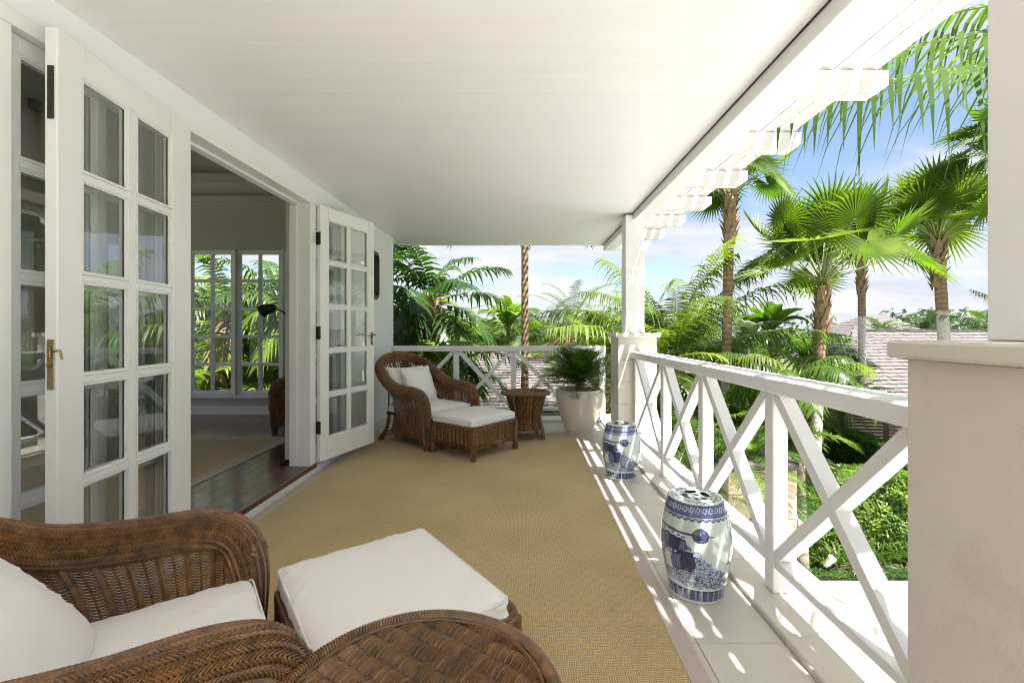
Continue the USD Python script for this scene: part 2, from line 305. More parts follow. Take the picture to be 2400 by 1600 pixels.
# glazed panel (doors and side lights) in local coordinates: x along the leaf, y thickness, z up
def glazed(t, Wd, z0, z1, stile_l, stile_r, mid, rail_b, rail_t, rows, thick, mun, glass='glass'):
    c = .003; hy = thick / 2
    boxobj('stile', (0, -hy, z0), (stile_l, hy, z1), M['white_paint'], t, c)
    boxobj('stile', (Wd - stile_r, -hy, z0), (Wd, hy, z1), M['white_paint'], t, c)
    boxobj('rail', (stile_l, -hy + .0005, z0), (Wd - stile_r, hy - .0005, z0 + rail_b), M['white_paint'], t, c)
    boxobj('rail', (stile_l, -hy + .0005, z1 - rail_t), (Wd - stile_r, hy - .0005, z1), M['white_paint'], t, c)
    x0, x1 = stile_l, Wd - stile_r; zb, zt = z0 + rail_b, z1 - rail_t
    xm = (x0 + x1) / 2; ph = (zt - zb - mun * (rows - 1)) / rows
    boxobj('muntin', (xm - mid / 2, -hy + .004, zb), (xm + mid / 2, hy - .004, zt), M['white_paint'], t, c)
    spans = ((x0, xm - mid / 2), (xm + mid / 2, x1))
    for r in range(rows):
        a = zb + r * (ph + mun); b = a + ph
        for (u0, u1) in spans:
            if r < rows - 1: boxobj('muntin', (u0, -hy + .005, b), (u1, hy - .005, b + mun), M['white_paint'], t, c)
            # stepped glazing bead on both faces
            mb = MB()
            for s in (-1, 1):
                for w_, d_ in ((.013, .010), (.007, .0155)):
                    y0_, y1_ = sorted((s * .004, s * (.004 + d_)))
                    mb.box((u0, y0_, a), (u0 + w_, y1_, b)); mb.box((u1 - w_, y0_, a), (u1, y1_, b))
                    mb.box((u0 + w_, y0_, a), (u1 - w_, y1_, a + w_)); mb.box((u0 + w_, y0_, b - w_), (u1 - w_, y1_, b))
            mb.build('glazing_bead', M['white_paint'], t)
            obj('pane', ([(u0 + .001, 0, a + .001), (u1 - .001, 0, a + .001), (u1 - .001, 0, b - .001), (u0 + .001, 0, b - .001)], [(0, 1, 2, 3)]), M[glass], t)
def leaf(name, label, p0, p1, z0, z1, **k):
    """a hinged leaf from p0 to p1 on plan"""
    d = np.array(p1) - np.array(p0); L = np.linalg.norm(d)
    t = thing(name, label, 'door', (p0[0], p0[1], 0), math.atan2(d[1], d[0]))
    glazed(t, L, z0, z1, **k)
    return t, L
zb, zt = 0.086 * U, 1.878 * U
# near leaf, folded back almost flat on the wall. local x runs from the lock stile to the hinge
near, Ln = leaf('french_door', 'open glazed double-door leaf nearest the camera, folded back, brass lock on its edge', (-1.369 * U, 1.309 * U), (-1.450 * U, 1.945 * U), zb, zt,
                stile_l=.087 * U, stile_r=.120 * U, mid=.034 * U, rail_b=.145 * U, rail_t=.096 * U, rows=5, thick=.034 * U, mun=.021 * U)
far, Lf = leaf('french_door', 'smaller-looking glazed door leaf swung open beyond the doorway, with two lever handles', (-1.433 * U, 3.150 * U), (-1.243 * U, 3.712 * U), zb, zt,
               stile_l=.080 * U, stile_r=.074 * U, mid=.026 * U, rail_b=.155 * U, rail_t=.088 * U, rows=5, thick=.034 * U, mun=.022 * U)
# hardware of the near leaf (on its edge at local x = 0)
th_ = .017 * U
mb = MB(); zz = (1.25 - (345 - 760) / 1038 * 1.63)
mb.box((-.004, -.011, 1.25 + .765), (.001, .011, 1.25 + .958), .002)
mb.box((-.0065, -.006, 1.25 + .80), (-.003, .006, 1.25 + .93), .002)
fb = mb.build('flush_bolt', M['black_metal'], near)
mb = MB(); 
for dz in (.775, .788, .936, .948): mb.add(*lathe([(0, 0.0), (.0035, 0.0), (.003, .001), (0, .0014)], 10)); 
mb2 = MB(); mb2.box((-.004, -.012, 1.25 - .214), (.001, .012, 1.25 - .032), .002)
mb2.build('lock_plate', M['brass'], near)
mb3 = MB(); mb3.box((-.012, -.006, 1.25 - .10), (-.003, .006, 1.25 - .06), .002); mb3.tube([(-.004, 0, 1.25 - .125), (-.012, 0, 1.25 - .125)], .008, 10)
mb3.tube([(-.002, -.010, 1.25 - .075), (-.006, -.034, 1.25 - .072), (-.008, -.042, 1.25 - .105)], .004, 6)
mb3.build('latch', M['brass'], near)
# hinges, far leaf (at its hinge edge, local x = 0) ; handles at the lock stile
for z in (1.25 + .80, 1.25 - .02, 1.25 - .845):
    h_ = MB(); h_.box((-.045, .010, z - .055), (.004, .014, z + .055), .001); h_.box((-.004, th_ - .004, z - .055), (.001, th_ + .001, z + .055), .001)
    for q in range(5): h_.tube([(-.003, th_ + .006, z - .054 + q * .022), (-.003, th_ + .006, z - .035 + q * .022)], .007, 8)
    hh = MB(); hh.box((-.0035, -th_ + .0, z - .055), (-.0005, th_, z + .055), .001); hh.tube([(-.008, -th_ - .004, z - .056), (-.008, -th_ - .004, z + .056)], .0075, 8)
    hh.build('hinge', M['black_metal'], far)
for s in (1, -1):
    hb = MB(); hx = Lf - .036 * U
    hb.box((hx - .016, s * th_, 1.25 - .145), (hx + .016, s * (th_ + .006), 1.25 - .015), .002)
    hb.tube([(hx, s * (th_ + .004), 1.25 - .045), (hx, s * (th_ + .05), 1.25 - .045)], .008, 8)
    hb.tube(spline([(hx, s * (th_ + .05), 1.25 - .045), (hx - .05, s * (th_ + .052), 1.25 - .036), (hx - .10, s * (th_ + .05), 1.25 - .05), (hx - .12, s * (th_ + .045), 1.25 - .046)], 12), [.008] * 10 + [.006, .004], 8, flat=.7)
    hb.build('lever_handle', M['brass'], far, smooth=40)
    e = MB(); e.add(*tube(np.array([[hx, s * (th_ + .0), 1.25 - .10], [hx, s * (th_ + .007), 1.25 - .10]]), .015, 14)); e.build('escutcheon', M['steel'], far, smooth=40)
# side lights standing in the wall plane
for (y0, y1, lab) in ((0.662, 1.213, 'fixed glazed side panel in the wall, at the left picture edge'), (1.282, 1.883, 'fixed glazed side panel behind the folded-back near door leaf'), (3.147, 3.573, 'narrow fixed glazed side panel behind the far open door leaf')):
    t = thing('side_light', lab, 'window', (XW - .045 * U, y0 * U, 0), PI / 2)
    L_ = (y1 - y0) * U
    glazed(t, L_, .052 * U, OT - .002, .045 * U if y0 < 2 else .05 * U, .04 * U, .03 * U, .12 * U, .05 * U, 5, .04 * U, .026 * U)

# wall mirror-lantern: dark carved frame
mr = thing('wall_mirror', 'tall dark carved frame with clipped corners hanging on the white wall beyond the far door', 'mirror', (W1, 4.33 * U, 1.53 * U), 0)
def clip_ring(w, h, c): return [(-w, -h + c), (-w + c, -h), (w - c, -h), (w, -h + c), (w, h - c), (w - c, h), (-w + c, h), (-w, h - c)]
ring = [(0.028, a, b) for a, b in clip_ring(.115, .27, .05)]
mb = MB()
for i in range(8): mb.bar(ring[i], ring[(i + 1) % 8], .035, .045, up=(1, 0, 0), c=.006)
mb.build('mirror_frame', M['black_metal'], mr)
mb = MB()
for i in range(8):
    a, b = np.array(ring[i]) * (1, .86, .92), np.array(ring[(i + 1) % 8]) * (1, .86, .92); mb.tube([a + (.022, 0, 0), b + (.022, 0, 0)], .008, 8)
mb.build('inner_bead', M['black_metal'], mr, smooth=40)
g8 = np.array([(0.02, a, b) for a, b in clip_ring(.10, .25, .045)]); mb = MB(); mb.add(np.vstack([g8, [[.02, 0, 0]]]), [(i, (i + 1) % 8, 8) for i in range(8)])
mb.build('mirror_glass', plain('mirror_silver', (0.75, 0.77, 0.78), 0.05, 0.05, 4, metallic=1.0), mr)

# ceiling of painted boards, laid across
ce = thing('ceiling', kind='structure')
XB = 0.948 * U; YC = 5.42 * U; y = YB; bw = 0.138
while y < YC - .05:
    e = min(y + bw, YC - .03)
    boxobj('board', (XW - .03, y + .00015, ZC), (XB - .007, e - .00015, ZC + .02), M['ceiling_paint'], ce, .0004); y += bw
boxobj('edge_trim', (XW - .03, YC - .03, ZC - .004), (XB - .012, YC, ZC + .06), M['ceiling_paint'], ce, .003)
boxobj('edge_trim', (XW - .055, YE + .006, ZC - .012), (XW - .031, YC, ZC + .06), M['ceiling_paint'], ce, .003)
boxobj('roof_deck', (XW - .03, YB, ZC + .021), (XB - .012, YC - .001, ZC + .075), M['dark_recess'], ce)
# roof above, keeps the sun out of veranda and room
rf = thing('house_roof', kind='structure')
boxobj('roof_slab', (-9.2, YB - .1, 3.86), (1.50, YC + .35, 3.96), M['dark_recess'], rf) if False else None
mb = MB(); mb.add([(XB + .10, YB, ZC + .09), (XB + .10, YC + .1, ZC + .09), (-2.4, YC + .1, 3.75), (-2.4, YB, 3.75), (XB + .10, YB, ZC + .15), (XB + .10, YC + .1, ZC + .15), (-2.4, YC + .1, 3.82), (-2.4, YB, 3.82)],
                  [(0, 1, 2, 3), (7, 6, 5, 4), (0, 4, 5, 1), (1, 5, 6, 2), (2, 6, 7, 3), (3, 7, 4, 0)])
mb.build('roof_slope', M['dark_recess'], rf)
# beam on the right and its rafters (slatted sun shade)
bm = thing('eaves_beam', 'long white painted timber beam along the outer edge of the veranda ceiling', 'beam')
boxobj('beam', (XB, YB, 1.953 * U), (1.08 * U, 5.40 * U, ZC + .09), M['white_paint'], bm, .004)
boxobj('fascia_strip', (XB - .006, YB, ZC - .005), (XB - .0005, 5.40 * U, ZC + .02), M['dark_recess'], bm)
ss = thing('slatted_sunshade', 'white slatted sun shade on rafters outside the eaves beam', 'pergola')
XT = 1.502 * U; zr0, zr1 = 1.967 * U, 2.071 * U
ry = [1.884 * U + .586 * U * k for k in range(-5, 7)]
for y in ry:
    prof = [(1.081 * U, zr0), (XT - .075, zr0), (XT, zr0 + .055), (XT, zr1), (1.081 * U, zr1)]
    n = len(prof); mb = MB()
    v = [(a, y - .028, b) for a, b in prof] + [(a, y + .028, b) for a, b in prof]
    f = [(0, i, i + 1) for i in range(1, n - 1)] + [(n, n + i + 1, n + i) for i in range(1, n - 1)]
    mb.add(v, f); mb.add(v, [(i, n + i, n + (i + 1) % n, (i + 1) % n) for i in range(n)])
    mb.build('rafter', M['shade_paint'], ss)
for k in range(4):
    xa = 1.125 * U + k * .092 * U
    mb = MB(); mb.bar((xa + .03 * U, ry[0] - .1, zr1 + .022), (xa + .03 * U, ry[-1] + .1, zr1 + .022), .055 * U, .014, up=(.45, 0, .89)); mb.build('louvre', M['shade_paint'], ss)

# columns: rendered pier, stone cap, slender white post
def column(name, label, x0, y0, w, mat, blocks):
    t = thing(name, label, 'column', (x0 + w / 2, y0 + w / 2, 0)); h = w / 2
    zz = np.linspace(0, .942 * U, blocks + 1)
    for k in range(blocks): boxobj('pier_block', (-h, -h, zz[k] + (.0012 if k else -.0)), (h, h, zz[k + 1] - .0), mat, t, .0035)
    o = .026 * U
    boxobj('cap', (-h - o, -h - o, .942 * U + .001), (h + o, h + o, .980 * U), mat, t, .008)
    p = .0815 * U
    boxobj('post', (-p, -p, .980 * U + .001), (p, p, 2.0 * U), M['white_paint'], t, .004)
    return t
CX0 = .798 * U; CW = .327 * U
column('stone_column', 'nearest beige rendered column, cut off by the right picture edge', CX0, .943 * U - CW, CW, M['beige_render'], 1)
column('stone_column', 'cream stone column with slim white post beside the far potted palm', CX0, 3.83 * U, CW, M['cream_stone'], 5)

# railings: rail, posts, crossed braces, bottom rail
RX0, RX1, RZ0, RZ1 = .898 * U, 1.013 * U, .771 * U, .829 * U; PX0, PX1 = .9265 * U, .9845 * U
KZ = .022 * U
def railing(name, label, along, cross, ends, posts, kz, last_bottom=True):
    """along/cross map (s, c, z) to the world"""
    t = thing(name, label, 'railing')
    A = lambda s, c, z: along(s, c, z)
    def bx(nm, s0, s1, c0, c1, z0, z1, ch=.004):
        p, q = np.array(A(s0, c0, z0)), np.array(A(s1, c1, z1)); return boxobj(nm, np.minimum(p, q), np.maximum(p, q), M['white_paint'], t, ch)
    bx('top_rail', ends[0], ends[1], -.0575 * U, .0575 * U, RZ0, RZ1, .008)
    pw = .029 * U
    for s in posts: bx('post', s - pw, s + pw, -pw, pw, kz + .001, RZ0 - .001)
    bz0, bz1 = .118 * U, .152 * U
    for a, b in zip(posts[:-1], posts[1:]):
        bx('bottom_rail', a + pw + .0005, b - pw - .0005, -pw + .003, pw - .003, bz0, bz1)
        s0, s1 = a + pw, b - pw; z0, z1 = bz1 + .0, RZ0 - .001
        bwid = .040 * U
        for k, (p, q) in enumerate((((s0, z0), (s1, z1)), ((s0, z1), (s1, z0)))):
            mb = MB()
            d = np.array([q[0] - p[0], q[1] - p[1]]); L = np.linalg.norm(d); d /= L; n = np.array([-d[1], d[0]])
            # clip the bar to the bay: a parallelogram cut by the bay's box (polygon clipping)
            poly = [np.array(p) - d * .1 + n * bwid / 2, np.array(q) + d * .1 + n * bwid / 2, np.array(q) + d * .1 - n * bwid / 2, np.array(p) - d * .1 - n * bwid / 2]
            from shapely.geometry import Polygon, box as sbox
            g = Polygon(poly).intersection(sbox(s0 + .0005, z0 + .0005, s1 - .0005, z1 - .0005))
            c = np.array(g.exterior.coords)[:-1]; m = len(c); cw = pw - .004 - .0012 * k
            v = [A(x, -cw, z) for x, z in c] + [A(x, cw, z) for x, z in c]
            f = [(0, i, i + 1) for i in range(1, m - 1)] + [(m, m + i + 1, m + i) for i in range(1, m - 1)] + [(i, m + i, m + (i + 1) % m) for i in range(m)] + [(i, m + (i + 1) % m, (i + 1) % m) for i in range(m)]
            mb.add(v, f); mb.build('brace', M['white_paint'], t)
    return t
RXC = .9555 * U
pts = [(1.684 + .029 + .665 * k) * U for k in range(-1, 3)] + [3.797 * U]
railing('veranda_railing', 'white timber railing with crossed braces along the right side of the veranda', lambda s, c, z: (RXC + c, s, z), None, (.945 * U, 3.828 * U), pts, KZ)
railing('veranda_railing', 'white crossed railing closing the far end of the veranda behind the wicker chair', lambda s, c, z: (s, YE + c, z), None, (-1.485 * U, .90 * U), [(-1.40) * U, (-.765 + .012) * U, (-.117) * U, .52 * U, .87 * U], .022 * U)
boxobj('far_kerb', (XW + .03, 4.93 * U, -.012), (.835 * U, 5.20 * U, .022 * U), M['floor_stone'], kerb, .006)

# rug with bound edges
rg = thing('sisal_rug', 'large sand-coloured basket-weave sisal rug with a mauve-grey bound edge', 'rug')
ro = (-1.4525 * U + .006, YB + .05, .531 * U, 4.40 * U); bd = .060 * U
boxobj('carpet', (ro[0] + bd, ro[1] + bd, .0015), (ro[2] - bd, ro[3] - bd, .011), M['sisal'], rg)
for lo, hi in (((ro[0], ro[1]), (ro[0] + bd, ro[3])), ((ro[2] - bd, ro[1]), (ro[2], ro[3])), ((ro[0] + bd, ro[1]), (ro[2] - bd, ro[1] + bd)), ((ro[0] + bd, ro[3] - bd), (ro[2] - bd, ro[3]))):
    boxobj('border', (lo[0] + .0003, lo[1], .001), (hi[0] - .0003, hi[1], .0125), M['binding'], rg, .003)

# ------------------------------------------------------------------ the room seen through the doorway
RX_ = -6.4; RT = 2.95 * U; RF = .083 * U
rm = thing('room_floor', kind='structure')
for k in range(7):
    x1 = W1 - .031 - k * .12 if k else W1 - .0305
    for q in range(4):
        y0, y1 = (-1.3 + q * 2.7 - (k % 2) * .9, 1.4 + q * 2.7 - (k % 2) * .9)
        y0, y1 = max(y0, YB), min(y1, YE - .0)
        if k == 0: y0, y1 = max(y0, 1.952 * U), min(y1, 3.0585 * U)
        if k == 1 and W1 - .031 - 1 * .12 > W0: y0, y1 = max(y0, 1.952 * U), min(y1, 3.0585 * U)
        if y1 - y0 > .05: boxobj('plank', (x1 - .119, y0 + .0008, RF - .03), (x1, y1 - .0008, RF), M['dark_wood'], rm, .0012)
xr = W1 - .031 - 7 * .12
k = 0
while xr - .122 > RX_:
    for q in range(4):
        y0, y1 = max(-1.3 + q * 2.7 - (k % 3) * .6, YB), min(1.4 + q * 2.7 - (k % 3) * .6, YE)
        if y1 - y0 > .05: boxobj('plank', (xr - .121, y0 + .0008, RF - .03), (xr, y1 - .0008, RF), M['dark_wood'], rm, .0012)
    xr -= .122; k += 1
boxobj('sub_floor', (RX_, YB, -.3), (W0 - .001, YE, RF - .0302), M['dark_recess'], rm)
rr = thing('room_rug', 'sisal rug with a pale bound edge on the dark floor inside the room', 'rug')
boxobj('carpet', (-5.6, .2, RF + .001), (-1.99 * U - .05, 3.82 * U, RF + .010), M['sisal_room'], rr)
boxobj('border', (-1.99 * U - .0495, .2, RF + .0005), (-1.955 * U, 3.88 * U, RF + .0115), M['binding'], rr, .002)
boxobj('border', (-5.6, 3.8205 * U, RF + .0005), (-1.99 * U - .05, 3.88 * U, RF + .0115), M['binding'], rr, .002)
# end wall with a run of paned windows, side wall, ceiling
rw = thing('room_wall', 'grey-white end wall of the room around its paned window', 'wall')
E0, E1 = YE - .11, YE - .004
wx0, wx1, wz0, wz1 = -4.40 * U, -2.60 * U, .29 * U, 1.886 * U
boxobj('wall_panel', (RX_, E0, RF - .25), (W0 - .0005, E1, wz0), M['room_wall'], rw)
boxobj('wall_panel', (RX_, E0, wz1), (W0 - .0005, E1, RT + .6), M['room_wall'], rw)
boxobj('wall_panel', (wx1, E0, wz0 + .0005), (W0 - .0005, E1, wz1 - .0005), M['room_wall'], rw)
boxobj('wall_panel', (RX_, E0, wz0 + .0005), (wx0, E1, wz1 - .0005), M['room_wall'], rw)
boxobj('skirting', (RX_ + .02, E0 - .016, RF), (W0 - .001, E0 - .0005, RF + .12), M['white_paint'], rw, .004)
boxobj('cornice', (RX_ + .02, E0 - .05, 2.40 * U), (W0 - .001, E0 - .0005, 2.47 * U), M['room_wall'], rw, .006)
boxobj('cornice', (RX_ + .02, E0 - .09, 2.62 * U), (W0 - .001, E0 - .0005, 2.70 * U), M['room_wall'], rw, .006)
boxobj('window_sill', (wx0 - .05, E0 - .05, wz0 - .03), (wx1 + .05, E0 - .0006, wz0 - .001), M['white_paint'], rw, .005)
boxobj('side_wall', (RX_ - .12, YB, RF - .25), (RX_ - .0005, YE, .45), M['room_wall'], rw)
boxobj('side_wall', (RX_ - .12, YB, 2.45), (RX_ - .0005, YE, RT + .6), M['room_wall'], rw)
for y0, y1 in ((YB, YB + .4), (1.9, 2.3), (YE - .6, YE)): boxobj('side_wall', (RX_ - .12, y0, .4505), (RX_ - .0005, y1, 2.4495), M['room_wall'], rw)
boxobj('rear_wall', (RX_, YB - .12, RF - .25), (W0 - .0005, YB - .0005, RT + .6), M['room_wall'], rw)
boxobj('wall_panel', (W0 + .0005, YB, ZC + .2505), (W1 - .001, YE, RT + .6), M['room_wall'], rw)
rc = thing('room_ceiling', kind='structure')
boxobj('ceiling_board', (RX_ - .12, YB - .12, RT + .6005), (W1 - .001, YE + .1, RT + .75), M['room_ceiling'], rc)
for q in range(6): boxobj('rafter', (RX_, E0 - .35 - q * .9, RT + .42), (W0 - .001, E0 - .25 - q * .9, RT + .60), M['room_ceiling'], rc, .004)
xs_ = [-2.640 - .5247 * k for k in range(4)]
for k in range(3):
    xa, xb = xs_[k + 1] * U + .012, xs_[k] * U - .012
    t = thing('room_window', ['paned sash window of the room nearest the doorway jamb', 'paned sash window of the room, second from the doorway jamb', 'paned sash window of the room, hidden mostly behind the near door leaf'][k], 'window', (xa, E0 + .05, 0), 0)
    glazed(t, xb - xa, wz0, wz1 - .002, .036 * U, .036 * U, .012 * U, .04 * U, .04 * U, 5, .045, .013 * U, 'window_glass')
wf = thing('window_mullion', 'white mullions between the paned sashes of the room window', 'window frame')
for k in range(4): boxobj('mullion', (xs_[k] * U - .0115, E0 - .004, wz0 + .001), (xs_[k] * U + .0115, E1 - .002, wz1 - .001), M['white_paint'], wf, .003)
# curtains inside, gathered beside the doorway
def curtain(label, y0, y1, x):
    n = 90; yy = np.linspace(y0, y1, n); rng = np.random.RandomState(int(abs(y0) * 100))
    ph = np.cumsum(rng.uniform(.35, .6, n)); off = .028 * np.sin(ph) + .01 * np.sin(ph * 2.3)
    zs = np.linspace(RF + .01, 1.95 * U, 14)
    v = np.array([[(x + o * (1 - .25 * (z / 2.4)), yv, z) for yv, o in zip(yy, off)] for z in zs]).reshape(-1, 3)
    f = [(i * n + j, i * n + j + 1, (i + 1) * n + j + 1, (i + 1) * n + j) for i in range(13) for j in range(n - 1)]
    t = thing('curtain', label, 'curtain'); obj('cloth', (v, f), M['curtain_cloth'], t, smooth=True)
    r = MB(); r.tube([(x, y0 - .05, 1.965 * U), (x, y1 + .05, 1.965 * U)], .012, 10); r.build('curtain_rod', M['black_metal'], t, smooth=40)
curtain('pale curtain gathered inside the room behind the near door leaf', 1.62 * U, 1.88 * U, W0 - .09)
curtain('pale curtain gathered inside the room behind the far door leaf', 3.17 * U, 3.42 * U, W0 - .09)

lm = thing('reading_lamp', 'black reading lamp with curved arm inside the room by the window', 'lamp', (-2.47, 4.95, RF))
mb = MB(); mb.add(*lathe([(0, .025), (.12, .02), (.125, 0)], 28)); mb.build('lamp_base', M['black_metal'], lm, smooth=40)
mb = MB(); mb.tube(spline([(0, 0, .02), (0, 0, .9), (-.03, 0, 1.16), (-.14, 0, 1.33), (-.26, 0, 1.385)], 30), .009, 8); mb.build('lamp_arm', M['black_metal'], lm, smooth=40)
mb = MB(); mb.tube([(-.25, 0, 1.40), (-.29, 0, 1.395), (-.36, 0, 1.375), (-.40, 0, 1.355)], [.025, .05, .062, .066], 16); mb.build('lamp_shade', M['black_metal'], lm, smooth=40)
# ------------------------------------------------------------------ wicker
def wicker(name, dark, mid, light, sc=26.0):
    return look(name, {'g': ('texture_coordinate', {}), 'isl': ('geometry', {}), 'n': ('noise_texture', {'scale': sc, 'detail': 5.0, 'roughness': 0.65}),
        'ad': ('math', {'math_type': 'multiply_add', 'value2': 0.28}), 'sh': ('math', {'math_type': 'subtract', 'value2': 0.14}),
        'r': ('rgb_ramp', {'ramp': [(0.18, dark), (0.5, mid), (0.86, light)]}), 'n2': ('noise_texture', {'scale': 3.0, 'detail': 3.0}), 'r2': ('rgb_ramp', {'ramp': [(0.3, (0.75, 0.74, 0.72)), (0.7, (1.15, 1.12, 1.08))]}), 'mm': ('mix', {'mix_type': 'multiply', 'fac': 1.0}),
        'p': ('principled_bsdf', {'roughness': 0.34, 'coat_weight': 0.5, 'coat_roughness': 0.16})},
        [('g.object', 'n.vector'), ('g.object', 'n2.vector'), ('isl.random_per_island', 'ad.value1'), ('n.fac', 'ad.value3'), ('ad.value', 'sh.value1'), ('sh.value', 'r.fac'), ('n2.fac', 'r2.fac'), ('r.color', 'mm.color1'), ('r2.color', 'mm.color2'), ('mm.color', 'p.base_color')])
M['wicker'] = wicker('wicker', (0.065, 0.027, 0.008), (0.235, 0.103, 0.029), (0.46, 0.235, 0.078))
M['wicker_pole'] = wicker('wicker_pole', (0.075, 0.030, 0.011), (0.16, 0.068, 0.022), (0.25, 0.11, 0.04), 12.0)
M['wicker_under'] = plain('wicker_under', (0.035, 0.016, 0.007), 0.7, 0.2, 20)
M['cushion_cloth'] = plain('cushion_cloth', (0.82, 0.79, 0.795), 0.85, 0.015, 4.0, 0.12, 500, spec=0.15)

def strands(P, a, b, R, n_len, bands, pitch, lift=.0035, flat=1.0, th0=0.0, th1=2 * PI):
    """herringbone of short woven strands on the tube round the path P"""
    L = np.concatenate([[0], np.cumsum(np.linalg.norm(np.diff(P, axis=0), axis=1))])
    n = int(L[-1] / pitch); dth = (th1 - th0) / bands
    i = np.arange(n); k = np.arange(bands)
    I, K = np.meshgrid(i, k, indexing='ij'); I = I.ravel(); K = K.ravel()
    sg = np.where(K % 2 == 0, 1.0, -1.0)
    tau = np.array([0, .3, .7, 1.0]); hw = np.array([.45, 1, 1, .45]) * pitch * .52; hh = np.array([.0, 1, 1, .0]) * lift
    s0 = (I + .5 * (K // 2 % 2)) * pitch
    V = np.zeros((len(I), 4, 3, 3))
    for q in range(4):
        th = th0 + (K + tau[q] * 1.16 - .08) * dth
        for e, (ds, up) in enumerate(((-1, -.0005), (0, 1), (1, -.0005))):
            s = np.clip(s0 + sg * (tau[q] - .5) * pitch * 1.7 + ds * hw[q], 0, L[-1])
            r = np.interp(s, L, R) + (hh[q] if e == 1 else -.0008 + .25 * hh[q])
            C = np.stack([np.interp(s, L, P[:, m]) for m in range(3)], 1); A = np.stack([np.interp(s, L, a[:, m]) for m in range(3)], 1); B = np.stack([np.interp(s, L, b[:, m]) for m in range(3)], 1)
            V[:, q, e] = C + r[:, None] * (np.cos(th)[:, None] * A + flat * np.sin(th)[:, None] * B)
    base = np.arange(len(I))[:, None] * 12
    f = []
    for q in range(3):
        for e in range(2):
            o = q * 3 + e; f += [(o, o + 1, o + 4), (o, o + 4, o + 3)]
    F = (base[:, :, None] + np.array(f)[None]).reshape(-1, 3)
    return V.reshape(-1, 3), F

def sections(top, mid, bot, n_t):
    """surface through three curves (each n x 3): quadratic in height"""
    t = np.linspace(0, 1, n_t)[:, None, None]; tm = 0.55
    l0 = (t - tm) * (t - 1) / tm; l1 = t * (t - 1) / (tm * (tm - 1)); l2 = t * (t - tm) / (1 - tm)
    return l0 * top + l1 * mid + l2 * bot
def weave(S, stakes, mbw, mbs, r_w=.0019, r_s=.006, off=.0045, flat_s=.6):
    """S: rows x (2*stakes+1) points. Weavers along the rows pass in front of and behind the stakes"""
    n_t, n_s, _ = S.shape
    du = np.gradient(S, axis=1); dv = np.gradient(S, axis=0); N = np.cross(du, dv); N /= np.linalg.norm(N, axis=2, keepdims=True) + 1e-9
    ph = np.array([1, 0, -1, 0])
    for r in range(n_t):
        w = ph[(np.arange(n_s) + (2 * (r % 2))) % 4][:, None]
        mbw.tube(S[r] + N[r] * w * off, r_w, 4, cap=False)
    for j in range(0, n_s, 2):
        mbs.tube(S[::6, j], r_s * (1.9 if j % 4 == 0 else .8), 5, cap=False)

